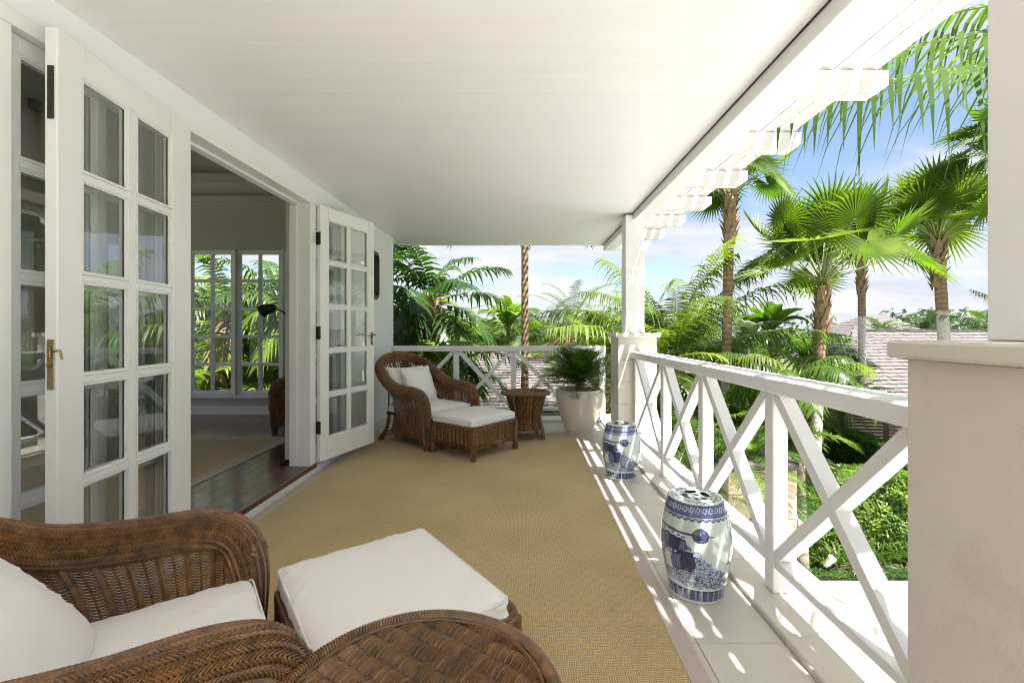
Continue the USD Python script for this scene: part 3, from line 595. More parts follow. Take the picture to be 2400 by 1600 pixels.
def mirror_path(h): 
    m = h[::-1].copy(); m[:, 1] *= -1
    return np.vstack([h, m[1:]])
def build_armchair(root):
    half = spline([(.392, .335, .06), (.402, .345, .26), (.395, .358, .42), (.352, .368, .535), (.25, .374, .580), (.06, .380, .592), (-.12, .384, .625), (-.285, .378, .71), (-.440, .325, .812), (-.524, .200, .897), (-.548, 0, .932)], 110)
    P = mirror_path(half); n = len(P)
    t, a, b = frames(P, up=None)
    # outward frame: a = sideways away from the seat, b = tangent x a
    cen = np.array([0.05, 0, .25]); o = P - cen; o[:, 2] *= .25; o -= t * (o * t).sum(1, keepdims=True); a = o / np.linalg.norm(o, axis=1, keepdims=True); b = np.cross(t, a)
    L = np.concatenate([[0], np.cumsum(np.linalg.norm(np.diff(P, axis=0), axis=1))])
    R = np.interp(np.minimum(L, L[-1] - L), [0, .2, .38, .55, .9, 1.5], [.033, .042, .058, .061, .060, .056])
    mb = MB()
    ang = np.arange(14) * 2 * PI / 14
    v = (P[:, None] + (R[:, None, None] - .004) * (np.cos(ang)[None, :, None] * a[:, None] + np.sin(ang)[None, :, None] * b[:, None])).reshape(-1, 3)
    i, j = np.meshgrid(np.arange(n - 1), np.arange(14), indexing='ij'); j2 = (j + 1) % 14
    core = obj('rim_core', (v, np.stack([i * 14 + j, i * 14 + j2, (i + 1) * 14 + j2, (i + 1) * 14 + j], -1).reshape(-1, 4)), M['wicker_under'], root, smooth=True)
    mb = MB(); mb.add(*strands(P, a, b, R, 0, 30, .0088, .0036)); mb.build('rim_weave', M['wicker'], root, kind='stuff')
    # twisted rope under the rim, inside and outside
    for sgn in (1, -1):
        mb = MB(); nn = 420; s = np.linspace(L[-1] * .115, L[-1] * .885, nn)
        C = np.stack([np.interp(s, L, P[:, m]) for m in range(3)], 1); A = np.stack([np.interp(s, L, a[:, m]) for m in range(3)], 1); B = np.stack([np.interp(s, L, b[:, m]) for m in range(3)], 1); rr = np.interp(s, L, R)
        up = np.where((B[:, 2:3] > 0), -1.0, 1.0); dn = B * np.where(np.abs(B[:, 2:3]) > .05, up, 1.0) if False else None
        T3 = np.gradient(C, axis=0); T3 /= np.linalg.norm(T3, axis=1, keepdims=True)
        inner = -A * sgn
        down = np.cross(T3, A); down *= np.sign(np.dot(down, [0.45, 0, -1.0]))[:, None] * np.ones((1, 1))
        # towards the seat surface: down at the arms, forward-down at the back
        Q = C + (down * .80 + (-A) * sgn * .42) * rr[:, None] + down * .004
        for k in range(2):
            phs = s / .016 * PI + k * PI
            mb.tube(Q + .0062 * (np.cos(phs)[:, None] * A + np.sin(phs)[:, None] * down), .0072, 5, cap=True)
        mb.build('rope_edge', M['wicker'], root, smooth=60)
    # woven tub: from under the rim through a waist down to the skirt
    K = 68; nn = 2 * K + 1
    top_h = spline([(.392, .352, .44), (.345, .362, .515), (.25, .368, .555), (.06, .374, .567), (-.12, .375, .60), (-.280, .366, .685), (-.430, .313, .782), (-.512, .193, .862), (-.536, 0, .895)], K + 1)
    mid_h = spline([(.398, .338, .30), (.30, .333, .30), (.18, .330, .30), (.05, .328, .31), (-.10, .325, .32), (-.22, .295, .33), (-.300, .21, .34), (-.335, .105, .345), (-.345, 0, .35)], K + 1)
    bot_h = spline([(.392, .335, .105), (.30, .345, .105), (.18, .347, .105), (.05, .347, .105), (-.10, .345, .105), (-.24, .322, .105), (-.345, .235, .105), (-.392, .12, .105), (-.405, 0, .105)], K + 1)
    S = sections(mirror_path(top_h), mirror_path(mid_h), mirror_path(bot_h), 112)
    w, s_ = MB(), MB(); weave(S, K, w, s_, .0020, .0050)
    w.build('woven_panel', M['wicker'], root, kind='stuff'); s_.build('stakes', M['wicker'], root, kind='stuff', smooth=60)
    # front apron, seat deck, skirt rods
    f = np.linspace(-.335, .335, 49); top = np.stack([np.full(49, .392), f, np.full(49, .325)], 1); bot = np.stack([np.full(49, .396), f, .135 + .03 * np.cos(f / .335 * 2 * PI)], 1)
    Sf = np.stack([top * (1 - q) + bot * q for q in np.linspace(0, 1, 30)])
    w, s_ = MB(), MB(); weave(Sf, 24, w, s_, .0019, .0066); w.build('front_apron', M['wicker'], root, kind='stuff'); s_.build('apron_stakes', M['wicker'], root, kind='stuff')
    mb = MB(); mb.box((-.33, -.325, .300), (.385, .325, .318), .004); mb.build('seat_deck', M['wicker_under'], root)
    sk = MB()
    def scallop(p, q, k, z=.10, amp=.030):
        u = np.linspace(0, 1, 12 * k + 1)[:, None]; g = np.array(p) * (1 - u) + np.array(q) * u; g[:, 2] = z - .01 - amp * np.abs(np.cos(u[:, 0] * k * PI)) + .0; return g
    for dz in (0, .012):
        sk.tube(scallop((.40, -.34, 0), (.40, .34, 0), 2, .125 + dz), .0055, 6)
        for sy in (-1, 1): sk.tube(scallop((.38, sy * .35, 0), (-.30, sy * .345, 0), 3, .115 + dz), .0055, 6)
        sk.tube(scallop((-.40, -.25, 0), (-.40, .25, 0), 2, .115 + dz), .0055, 6)
    sk.build('scalloped_skirt', M['wicker_pole'], root, smooth=60)
    for sy in (1, -1):
        mb = MB(); mb.tube(spline([(.393, sy * .335, .31), (.393, sy * .335, .15), (.393, sy * .335, .0)], 12), [.028] * 7 + [.027, .029, .032, .031, .028], 12)
        mb.build('front_leg', M['wicker_pole'], root, smooth=50)
        mb = MB(); mb.tube(spline([(-.30, sy * .29, .62), (-.315, sy * .285, .35), (-.345, sy * .30, .14), (-.405, sy * .345, .0)], 20), [.021] * 16 + [.024, .028, .031, .028], 12)
        mb.build('rear_leg', M['wicker_pole'], root, smooth=50)

def build_ottoman(root):
    hx, hy, z0, z1 = .300, .325, .115, .300
    c = .06
    def ring(z, e=0):
        out = []
        for cx, cy, a0 in ((hx - c, hy - c, 0), (-hx + c, hy - c, 90), (-hx + c, -hy + c, 180), (hx - c, -hy + c, 270)):
            for q in range(6):
                a_ = math.radians(a0 + q * 18); out.append((cx + (c + e) * math.cos(a_), cy + (c + e) * math.sin(a_), z))
        return np.array(out + out[:1])
    def rs(p, n): 
        L = np.concatenate([[0], np.cumsum(np.linalg.norm(np.diff(p, axis=0), axis=1))]); s = np.linspace(0, L[-1], n); return np.stack([np.interp(s, L, p[:, k]) for k in range(3)], 1)
    K = 88; nn = 2 * K + 1
    S = np.stack([rs(ring(z1 * (1 - q) + z0 * q, .004), nn) for q in np.linspace(0, 1, 36)])
    w, s_ = MB(), MB(); weave(S, K, w, s_, .0019, .0072, .004); w.build('woven_side', M['wicker'], root, kind='stuff'); s_.build('stakes', M['wicker'], root, kind='stuff', smooth=60)
    P = rs(ring(z1 + .004, .002), 161)[:-1]; t, a, b = frames(P, True)
    Pc = np.vstack([P, P[:1]]); ac = np.vstack([a, a[:1]]); bc = np.vstack([b, b[:1]])
    mb = MB(); mb.tube(P, .014, 8, closed=True); mb.build('rim_core', M['wicker_under'], root, smooth=True)
    mb = MB(); mb.add(*strands(Pc, ac, bc, np.full(len(Pc), .0165), 0, 10, .0100, .003)); mb.build('rim_weave', M['wicker'], root, kind='stuff')
    mb = MB(); mb.box((-hx + .004, -hy + .004, .262), (hx - .004, hy - .004, .278), .003); mb.build('seat_deck', M['wicker_under'], root)
    sk = MB()
    for dz in (0, .013):
        for p, q, k in (((hx, -hy, 0), (hx, hy, 0), 2), ((-hx, -hy, 0), (-hx, hy, 0), 2), ((hx, hy, 0), (-hx, hy, 0), 2), ((hx, -hy, 0), (-hx, -hy, 0), 2)):
            u = np.linspace(0, 1, 37)[:, None]; g = np.array(p, float) * (1 - u) + np.array(q, float) * u
            g[:, 2] = .118 + dz - .062 * np.abs(np.sin(u[:, 0] * PI)) ** .8 * (.6 + .4 * np.cos(u[:, 0] * 4 * PI - 0)); sk.tube(g, .0055, 6)
    sk.build('scalloped_skirt', M['wicker_pole'], root, smooth=60)
    for sx in (1, -1):
        for sy in (1, -1):
            mb = MB(); x, y = sx * (hx - .012), sy * (hy - .012)
            mb.tube([(x, y, .30), (x, y, .12), (x, y, .06), (x, y, .045), (x, y, .02), (x, y, 0)], [.026, .026, .025, .030, .031, .027], 12); mb.build('leg', M['wicker_pole'], root, smooth=50)

def build_table(root, ribs_angle=0.0):
    R = .276; zt = .518
    mb = MB(); mb.add(*lathe([(0, zt - .02), (R - .012, zt - .02), (R - .012, zt - .008), (0, zt - .008)], 48)); mb.build('top_core', M['wicker_under'], root)
    rods = MB(); pitch = .0068; lam = .047
    n = int((R - .016) / pitch)
    ca, sa = math.cos(ribs_angle), math.sin(ribs_angle)
    for k in range(-n, n + 1):
        w = k * pitch; half = math.sqrt((R - .016) ** 2 - w * w)
        m = max(6, int(2 * half / .0046)); x = np.linspace(-half, half, m)
        z = zt - .004 + .0110 * np.sqrt(np.abs(np.sin(PI * x / lam)) + .001) + .0006 * (k % 2)
        rods.tube(np.stack([x * ca - w * sa, x * sa + w * ca, z], 1), .0029, 5, cap=False)
    rods.build('woven_top', M['wicker'], root, kind='stuff', smooth=60)
    th = np.linspace(0, 2 * PI, 97)[:-1]; P = np.stack([R * np.cos(th), R * np.sin(th), np.full(96, zt)], 1)
    mb = MB(); mb.tube(P, .0135, 10, closed=True); mb.build('rim_core', M['wicker_under'], root, smooth=True)
    wr = MB(); m = 250
    for k in range(m):
        a_ = 2 * PI * k / m; q = np.linspace(-2.4, 2.4, 9)
        wr.tube(np.stack([(R + .0138 * np.cos(q + .35)) * np.cos(a_ + .010 * q), (R + .0138 * np.cos(q + .35)) * np.sin(a_ + .010 * q), zt + .0138 * np.sin(q + .35)], 1), .0036, 4, cap=False)
    wr.build('rim_wrapping', M['wicker'], root, kind='stuff', smooth=60)
    mb = MB(); P2 = P.copy(); P2[:, :2] *= (R - .022) / R; P2[:, 2] += .006; mb.tube(P2, .0055, 6, closed=True); mb.build('inner_ring', M['wicker_pole'], root, smooth=True)
    prof = spline([(.222, zt - .02), (.200, .42), (.165, .30), (.163, .26), (.178, .19), (.205, .10), (.212, .075)], 60)
    K = 64; nn = 2 * K + 1; th = np.linspace(0, 2 * PI, nn)
    S = np.stack([np.stack([r * np.cos(th), r * np.sin(th), np.full(nn, z)], 1) for r, z in prof])
    w, s_ = MB(), MB(); weave(S, K, w, s_, .0019, .0068, .004); w.build('woven_drum', M['wicker'], root, kind='stuff'); s_.build('stakes', M['wicker'], root, kind='stuff', smooth=60)
    sk = MB()
    for dz in (0, .012):
        a_ = np.linspace(0, 2 * PI, 97)[:-1]; sk.tube(np.stack([.214 * np.cos(a_), .214 * np.sin(a_), .058 + dz + .022 * np.cos(8 * a_)], 1), .0055, 6, closed=True)
    sk.build('scalloped_skirt', M['wicker_pole'], root, smooth=60)
    for k in range(4):
        a_ = k * PI / 2 + .5
        q = spline([(.258, zt - .012), (.240, .42), (.206, .30), (.200, .26), (.208, .17), (.226, .07), (.240, 0)], 26)
        mb = MB(); mb.tube(np.stack([q[:, 0] * math.cos(a_), q[:, 0] * math.sin(a_), q[:, 1]], 1), [.013] * 21 + [.015, .018, .022, .024, .022], 10); mb.build('leg', M['wicker_pole'], root, smooth=50)

# cushions
def box_cushion(w, d, h, r=.03, crown=.02, seed=0, wr=.004, n=58):
    """upholstered block: crowned top, soft edges, creases; origin at the bottom centre"""
    V, F, k = [], [], 0
    g = np.linspace(-1, 1, n); A, B = np.meshgrid(g, g, indexing='ij')
    for ax in range(3):
        for s in (-1, 1):
            p = np.zeros((n, n, 3)); p[..., ax] = s; p[..., (ax + 1) % 3] = A if s > 0 else B; p[..., (ax + 2) % 3] = B if s > 0 else A
            V.append(p.reshape(-1, 3)); i, j = np.meshgrid(np.arange(n - 1), np.arange(n - 1), indexing='ij')
            F.append(np.stack([i * n + j, (i + 1) * n + j, (i + 1) * n + j + 1, i * n + j + 1], -1).reshape(-1, 4) + k); k += n * n
    p = np.vstack(V); F = np.vstack(F)
    hs = np.array([w / 2, d / 2, h / 2]); q = np.sign(p) * (1 - (1 - np.abs(p)) ** 1.0); q = q * hs
    inner = np.clip(q, -(hs - r), hs - r); dlt = q - inner; L = np.linalg.norm(dlt, axis=1, keepdims=True); nrm = np.where(L > 1e-9, dlt / np.maximum(L, 1e-9), 0)
    out = inner + nrm * r
    u, v = out[:, 0] / (w / 2), out[:, 1] / (d / 2)
    bulge = np.clip((1 - u ** 4) * (1 - v ** 4), 0, 1)
    out[:, 2] += np.sign(out[:, 2]) * crown * bulge * (np.abs(out[:, 2]) / (h / 2))
    side = 1 + .012 * (1 - (out[:, 2] / (h / 2 + crown)) ** 2); out[:, 0] *= side; out[:, 1] *= side
    nz = meshkit.fbm(out * np.array([9, 14, 9]) + seed * 7.3, 3, seed) - .5
    fold = np.abs(meshkit.noise(out * np.array([22, 7, 14]) + seed, seed + 5) - .5)
    edge = np.clip(np.maximum(np.abs(u), np.abs(v)) ** 3, 0, 1)
    cn = np.clip(np.abs(u) * np.abs(v), 0, 1) ** 2
    f2 = np.exp(-np.abs(meshkit.noise(np.stack([(u * np.sign(v) + v * np.sign(u)) * 9 + seed, (u - v) * 2.0, out[:, 2] * 20], 1), seed + 9) - .5) * 12)
    amp = wr * (1.3 * nz + 1.0 * (np.exp(-fold * 14) - .3) * edge + 1.5 * (f2 - .3) * cn)
    out += nrm * amp[:, None]
    out[:, 2] += h / 2
    m = trimesh.Trimesh(out, np.vstack([F[:, [0, 1, 2]], F[:, [0, 2, 3]]]), process=False); m.merge_vertices(digits_vertex=5)
    m.fix_normals()
    return m, side
def cushion_piping(w, d, h, r=.03, z_in=.012):
    out = []
    for z in (h - z_in, z_in):
        c = r * .75; pts_ = []
        for cx, cy, a0 in ((w / 2 - c, d / 2 - c, 0), (-w / 2 + c, d / 2 - c, 90), (-w / 2 + c, -d / 2 + c, 180), (w / 2 - c, -d / 2 + c, 270)):
            for q in range(6): a_ = math.radians(a0 + q * 18); pts_.append((cx + (c * 1.0) * math.cos(a_), cy + c * math.sin(a_), z))
        out.append(np.array(pts_))
    return out
def cushion(label, w, d, h, loc, rotz, seed, group=None, crown=.02, wr=.007, r=.03):
    t = thing('seat_cushion', label, 'cushion', loc, rotz, group)
    m, _ = box_cushion(w, d, h, r, crown, seed, wr); obj('cover', m, M['cushion_cloth'], t, smooth=60)
    mb = MB()
    for p in cushion_piping(w, d, h, r, r * .45): mb.tube(p * np.array([1.004, 1.004, 1.0]), .0032, 6, closed=True)
    mb.build('piping', M['cushion_cloth'], t, smooth=True)
    return t
def pillow(label, w, h, th, mat4, seed, sag=.0):
    """throw pillow standing in its local xz plane, thickness along y; mat4 = (location, yaw, lean)"""
    n = 48; g = np.linspace(-1, 1, n); A, B = np.meshgrid(g, g, indexing='ij')
    pinch = 1 - .09 * (1 - A ** 2) * np.abs(B) ** 1.5; pinch2 = 1 - .09 * (1 - B ** 2) * np.abs(A) ** 1.5
    X, Z = A * w / 2 * pinch2, B * h / 2 * pinch
    T = th / 2 * np.clip((1 - A ** 2) * (1 - B ** 2), 0, 1) ** .42
    vs = []
    for s in (1, -1):
        p = np.stack([X, s * T, Z], -1)
        nz = meshkit.fbm(p * 11 + seed * 3.1 + s, 3, seed) - .5
        ed = np.clip(np.maximum(np.abs(A), np.abs(B)), 0, 1) ** 2
        fold = np.exp(-np.abs(meshkit.noise(np.stack([np.arctan2(A, B) * 5.0, A * .8 + seed, B * .8], -1), seed) - .5) * 10)
        p[..., 1] += s * (nz * .016 + (fold - .35) * .010 * ed) * np.clip(T / (th * .1), 0, 1)
        p[..., 2] -= sag * (1 - A ** 2) * np.clip(B, 0, 1)
        vs.append(p.reshape(-1, 3))
    i, j = np.meshgrid(np.arange(n - 1), np.arange(n - 1), indexing='ij')
    q = np.stack([i * n + j, (i + 1) * n + j, (i + 1) * n + j + 1, i * n + j + 1], -1).reshape(-1, 4)
    f = np.vstack([q[:, ::-1], q + n * n]); v = np.vstack(vs)
    m = trimesh.Trimesh(v, np.vstack([f[:, [0, 1, 2]], f[:, [0, 2, 3]]]), process=False); m.merge_vertices(digits_vertex=5); m.fix_normals()
    loc, yaw, lean = mat4
    t = UsdGeom.Xform.Define(stage, '/World/' + numbered('/World', 'pillow'))
    t.AddTranslateOp().Set(Gf.Vec3d(*map(float, loc))); t.AddRotateZOp().Set(math.degrees(yaw)); t.AddRotateXOp().Set(math.degrees(lean))
    t = tag(t.GetPrim(), label, 'pillow')
    obj('cover', m, M['cushion_cloth'], t, smooth=True)
    e = np.linspace(-1, 1, 40)
    edge = [(x * w / 2, 0, -h / 2 * (1 - .09 * (1 - x * x))) for x in e] + [(w / 2 * (1 - .09 * (1 - z * z)), 0, z * h / 2) for z in e[1:]] + [(x * w / 2, 0, h / 2 * (1 - .09 * (1 - x * x)) - sag * (1 - x * x)) for x in e[::-1][1:]] + [(-w / 2 * (1 - .09 * (1 - z * z)), 0, z * h / 2) for z in e[::-1][1:-1]]
    mb = MB(); mb.tube(edge, .0028, 5, closed=True); mb.build('piping', M['cushion_cloth'], t, smooth=True)
    return t

F1 = math.atan2(-.62, .786); F2 = math.atan2(.608, .794)
C1 = np.array([-1.10, 5.16]); C2 = np.array([-1.047, 1.045])
def loc_of(C, ang, x, y): return (C[0] + x * math.cos(ang) - y * math.sin(ang), C[1] + x * math.sin(ang) + y * math.cos(ang))
ch2 = thing('wicker_armchair', 'brown wicker armchair nearest the camera at the lower left, with braided rolled arms', 'armchair', (C2[0], C2[1], 0.0125), F2); build_armchair(ch2)
ch1 = copy_of(ch2, 'brown wicker armchair standing in the far corner by the railing', (C1[0], C1[1], 0.0125), F1)
O1_, O2_ = np.array([-.511, 4.70]), np.array([-.452, 1.555])
ch3 = copy_of(ch2, 'wicker armchair inside the room, partly hidden by the doorway jamb', (-2.46, 5.42, RF + .001), math.radians(-165))
ot2 = thing('wicker_ottoman', 'brown wicker ottoman nearest the camera, under a large white cushion', 'ottoman', (O2_[0], O2_[1], .0125), F2); build_ottoman(ot2)
ot1 = copy_of(ot2, 'brown wicker ottoman in front of the far armchair', (O1_[0], O1_[1], .0125), F1)
tb2 = thing('wicker_table', 'round wicker side table cut off by the bottom picture edge', 'table', (-.168 * U, .690 * U, .0125), math.radians(0)); build_table(tb2, math.radians(56.5))
tb1 = copy_of(tb2, 'round wicker side table between the far armchair and the potted palm', (.016 * U, 4.21 * U, .0125), math.radians(-62))
def at_chair(C, F, x, y, z): p = loc_of(C, F, x, y); return (p[0], p[1], z + .0125)
cushion('white seat cushion on the nearest wicker armchair', .70, .615, .095, at_chair(C2, F2, .045, 0, .318), F2, 1, crown=.014)
cushion('white seat cushion on the far wicker armchair', .70, .615, .095, at_chair(C1, F1, .045, 0, .318), F1, 2, crown=.014)
cushion('large white cushion on the nearest wicker ottoman', .56, .655, .088, at_chair(O2_, F2, -.020, 0, .300), F2, 3, crown=.014, wr=.006)
cushion('white cushion on the far wicker ottoman', .57, .65, .088, at_chair(O1_, F1, -.005, 0, .300), F1, 4, crown=.012, wr=.007)
pillow('large white back pillow on the nearest armchair, cut off by the left picture edge', .60, .50, .20, (at_chair(C2, F2, -.14, -.04, .575), F2 + PI / 2, math.radians(-38)), 11)
pillow('white square pillow leaning in front on the far armchair', .46, .44, .15, (at_chair(C1, F1, -.12, -.02, .615), F1 + PI / 2 + .12, math.radians(-22)), 12)
pillow('white pillow half hidden behind the other one on the far armchair', .46, .42, .14, (at_chair(C1, F1, -.22, -.12, .625), F1 + PI / 2 - .25, math.radians(-20)), 13)

# ------------------------------------------------------------------ ceramic garden stools: blue painting under the glaze
from PIL import Image, ImageDraw
def stool_painting(W=900, Hh=470):
    bg = (196, 205, 199); im = Image.new('RGB', (W, Hh), bg); d = ImageDraw.Draw(im); rng = random.Random(5)
    dk, md, lt = (42, 44, 74), (72, 80, 120), (144, 155, 178)
    yy = lambda z: int((1 - z) * Hh)      # z from 0 (foot) to 1 (shoulder)
    # washes
    for k in range(6):
        x = rng.randint(0, W); d.ellipse((x, yy(.40), x + 150, yy(.26)), fill=(188, 200, 205))
    # shoulder band with curls
    d.rectangle((0, yy(1), W, yy(.895)), fill=md)
    for k in range(30):
        x = k * 30; d.arc((x + 3, yy(.985), x + 19, yy(.93)), 0, 330, fill=bg, width=3); d.arc((x + 15, yy(.97), x + 29, yy(.925)), 150, 420, fill=bg, width=2)
        d.pieslice((x, yy(.915), x + 30, yy(.855)), 0, 180, fill=md); d.arc((x + 6, yy(.91), x + 24, yy(.872)), 0, 180, fill=bg, width=3)
    d.line((0, yy(.995), W, yy(.995)), fill=dk, width=3)
    # foot band of upright panels
    d.rectangle((0, yy(.155), W, yy(.035)), fill=dk)
    for k in range(30):
        x = k * 30; d.rectangle((x + 2, yy(.150), x + 28, yy(.04)), outline=bg, width=2); d.rectangle((x + 8, yy(.132), x + 22, yy(.045)), fill=md); d.line((x + 15, yy(.125), x + 15, yy(.055)), fill=lt, width=2)
    d.line((0, yy(.165), W, yy(.165)), fill=dk, width=2)
    for rep in range(2):
        o = rep * W // 2
        # round boss with a streaming ribbon
        d.line((o + 10, yy(.735), o + 205, yy(.725)), fill=md, width=11); d.line((o + 10, yy(.745), o + 205, yy(.735)), fill=dk, width=3); d.line((o + 250, yy(.72), o + 320, yy(.715)), fill=dk, width=3)
        d.ellipse((o + 196, yy(.795), o + 262, yy(.655)), fill=md, outline=dk, width=5)
        for q in range(42):
            a = rng.random() * 6.28; r = rng.random() ** .5 * 24; x, y = o + 229 + r * math.cos(a), yy(.725) + r * math.sin(a); d.arc((x - 5, y - 5, x + 5, y + 5), 0, 270, fill=dk, width=2)
        # cloud hill of swirls
        hill = [(o - 20, yy(.56))] + [(o + x, yy(.60 - .40 * (max(0, x - 190) / 220) ** .9 + .012 * math.sin(x * .2))) for x in range(0, 372, 12)] + [(o + 372, yy(.19)), (o - 20, yy(.20))]
        d.polygon(hill, fill=(150, 165, 190))
        for q in range(270):
            x = rng.randint(-15, 360); top = .60 - .40 * (max(0, x - 190) / 220) ** .9; z = rng.uniform(.20, max(.22, top)); r = rng.randint(8, 17)
            cx, cy = o + x, yy(z)
            d.ellipse((cx - r, cy - r * .8, cx + r, cy + r * .8), fill=(176, 190, 200), outline=dk, width=2); d.arc((cx - r * .6, cy - r * .5, cx + r * .6, cy + r * .5), 20, 300, fill=md, width=2); d.ellipse((cx - 2, cy - 2, cx + 2, cy + 2), fill=dk)
        # robed figures on the hill (plain brushwork)
        for (x, z, s, c) in ((30, .60, 1.35, dk), (86, .625, 1.45, md), (140, .60, 1.45, dk), (178, .47, 1.9, dk), (84, .42, 1.5, (216, 220, 212)), (128, .44, 1.5, md), (-4, .50, 1.5, md), (36, .40, 1.4, dk), (58, .62, 1.2, md), (112, .62, 1.2, dk), (160, .61, 1.1, md)):
            cx, cy = o + x, yy(z); w = int(17 * s); h = int(48 * s)
            d.polygon([(cx - w * .6, cy - h * .45), (cx + w * .6, cy - h * .45), (cx + w, cy + h * .2), (cx + w * .8, cy + h * .6), (cx - w * .9, cy + h * .6), (cx - w, cy + h * .1)], fill=c, outline=dk)
            d.ellipse((cx - 6, cy - h * .45 - 14, cx + 6, cy - h * .45 - 1), fill=(214, 214, 204), outline=dk); d.pieslice((cx - 7, cy - h * .45 - 17, cx + 7, cy - h * .45 - 4), 180, 360, fill=dk)
            for q in range(4): d.line((cx - w * .5 + q * w * .35, cy - h * .3, cx - w * .7 + q * w * .45, cy + h * .5), fill=lt if c != dk else md, width=2)
        # small group further round, water lines
        for (x, z) in ((395, .68), (412, .62), (402, .56)): d.ellipse((o + x - 12, yy(z) - 16, o + x + 12, yy(z) + 18), fill=md, outline=dk, width=2)
        d.polygon([(o + 345, yy(.42)), (o + 385, yy(.49)), (o + 430, yy(.47)), (o + 420, yy(.41))], fill=md, outline=dk)
        for q in range(5): d.line((o + 330, yy(.30 - .012 * q), o + 440, yy(.305 - .012 * q)), fill=(lt, md)[q % 2], width=3)
    return np.asarray(im, float) / 255
def top_painting(S=260):
    bg = (208, 216, 206); im = Image.new('RGB', (S, S), bg); d = ImageDraw.Draw(im); c = S / 2; dk, md = (42, 44, 74), (82, 92, 130)
    d.ellipse((2, 2, S - 2, S - 2), outline=md, width=6); d.ellipse((18, 18, S - 18, S - 18), outline=md, width=3)
    rng = random.Random(3)
    for k in range(46):
        a = k / 46 * 2 * PI; r = S * (.36 + .05 * (k % 2)); x, y = c + r * math.cos(a), c + r * math.sin(a); d.arc((x - 9, y - 9, x + 9, y + 9), rng.randint(0, 180), rng.randint(250, 400), fill=md, width=4); d.ellipse((x - 3, y - 3, x + 3, y + 3), fill=dk)
    d.ellipse((S * .22, S * .22, S * .78, S * .78), outline=md, width=4)
    return np.asarray(im, float) / 255
M['stool_glaze'] = look('stool_glaze', {'a': ('attribute', {'attribute': 'paint'}), 'g': ('gamma', {'gamma': 2.2}), 'n': ('noise_texture', {'scale': 6.0, 'detail': 3.0}), 'tc': ('texture_coordinate', {}), 'b': ('bump', {'strength': 0.06, 'distance': 0.01}),
    'p': ('principled_bsdf', {'roughness': 0.12, 'coat_weight': 0.8, 'coat_roughness': 0.05})}, [('a.color', 'g.color'), ('g.color', 'p.base_color'), ('tc.object', 'n.vector'), ('n.fac', 'b.height'), ('b.normal', 'p.normal')])
M['stool_inside'] = plain('stool_inside', (0.30, 0.29, 0.26), 0.4, 0.05, 8)
PAINT = stool_painting(); TOPP = top_painting()
def build_stool(root):
    Hs = .458
    prof = spline([(.120, 0), (.126, .010), (.128, .03), (.140, .09), (.158, .19), (.162, .25), (.157, .32), (.143, .40), (.132, .437), (.128, .450)], 150)
    seg = 360; th = np.arange(seg + 1) * 2 * PI / seg
    v = np.stack([prof[:, None, 0] * np.cos(th), prof[:, None, 0] * np.sin(th), np.repeat(prof[:, 1:], seg + 1, 1)], -1)
    hh, ww, _ = PAINT.shape
    px = np.clip(th / (2 * PI) * (ww - 1), 0, ww - 1).astype(int); pz = np.clip((1 - prof[:, 1] / .45) * (hh - 1), 0, hh - 1).astype(int)
    col = PAINT[pz][:, px]
    # raised round bosses with ribbon relief
    for rep in range(2):
        a0 = 2 * PI * (rep * .5 + 229 / 900); da = (th - a0 + PI) % (2 * PI) - PI
        rr = np.sqrt((da[None] * .16) ** 2 + (prof[:, 1:] - .725 * .45) ** 2); lift = .007 * np.clip(1 - (rr / .0115) ** 4, 0, 1)
        v[..., :2] *= (1 + lift / .15)[..., None]
    i, j = np.meshgrid(np.arange(len(prof) - 1), np.arange(seg), indexing='ij'); q = np.stack([i * (seg + 1) + j, i * (seg + 1) + j + 1, (i + 1) * (seg + 1) + j + 1, (i + 1) * (seg + 1) + j], -1).reshape(-1, 4)
    obj('body', (v.reshape(-1, 3), q), M['stool_glaze'], root, smooth=True, color=col.reshape(-1, 3))
    # pierced top: rings of faces with coin-shaped holes left out
    nr, ns = 60, 180; r = np.linspace(0, .128, nr); a_ = np.arange(ns) * 2 * PI / ns
    X, Y = r[:, None] * np.cos(a_), r[:, None] * np.sin(a_)
    Z = .450 + .008 * np.sqrt(np.clip(1 - (r / .131) ** 2, 0, 1))[:, None] + 0 * X + .003 * np.exp(-((r[:, None] - .112) / .006) ** 2)
    def hole(x, y):
        h = np.zeros_like(x, bool)
        for k in range(4):
            c, s = math.cos(k * PI / 2 + .4), math.sin(k * PI / 2 + .4); u, w = x * c + y * s, -x * s + y * c
            h |= (((u - .047) / .019) ** 2 + (w / .034) ** 2 < 1) & (u > .0)
        return h | (x ** 2 + y ** 2 < .012 ** 2)
    sz = TOPP.shape[0]; col = TOPP[np.clip(((Y / .128 + 1) / 2 * (sz - 1)).astype(int), 0, sz - 1), np.clip(((X / .128 + 1) / 2 * (sz - 1)).astype(int), 0, sz - 1)]
    i, j = np.meshgrid(np.arange(nr - 1), np.arange(ns), indexing='ij'); j2 = (j + 1) % ns
    mx = (X[i, j] + X[i + 1, j2]) / 2; my = (Y[i, j] + Y[i + 1, j2]) / 2; keep = ~hole(mx, my)
    q = np.stack([i * ns + j, (i + 1) * ns + j, (i + 1) * ns + j2, i * ns + j2], -1)[keep]
    obj('pierced_top', (np.stack([X, Y, Z], -1).reshape(-1, 3), q.reshape(-1, 4)), M['stool_glaze'], root, smooth=True, color=col.reshape(-1, 3))
    mb = MB(); mb.add(*lathe([(.131 * .9, .430), (.10, .433), (.0, .433)], 40)); mb.build('hollow', M['stool_inside'], root)
st1 = thing('garden_stool', 'blue and white glazed barrel stool nearest the camera on the stone strip', 'garden stool', (.6546 * U + .01, 1.745 * U, .0005), math.radians(165)); build_stool(st1)
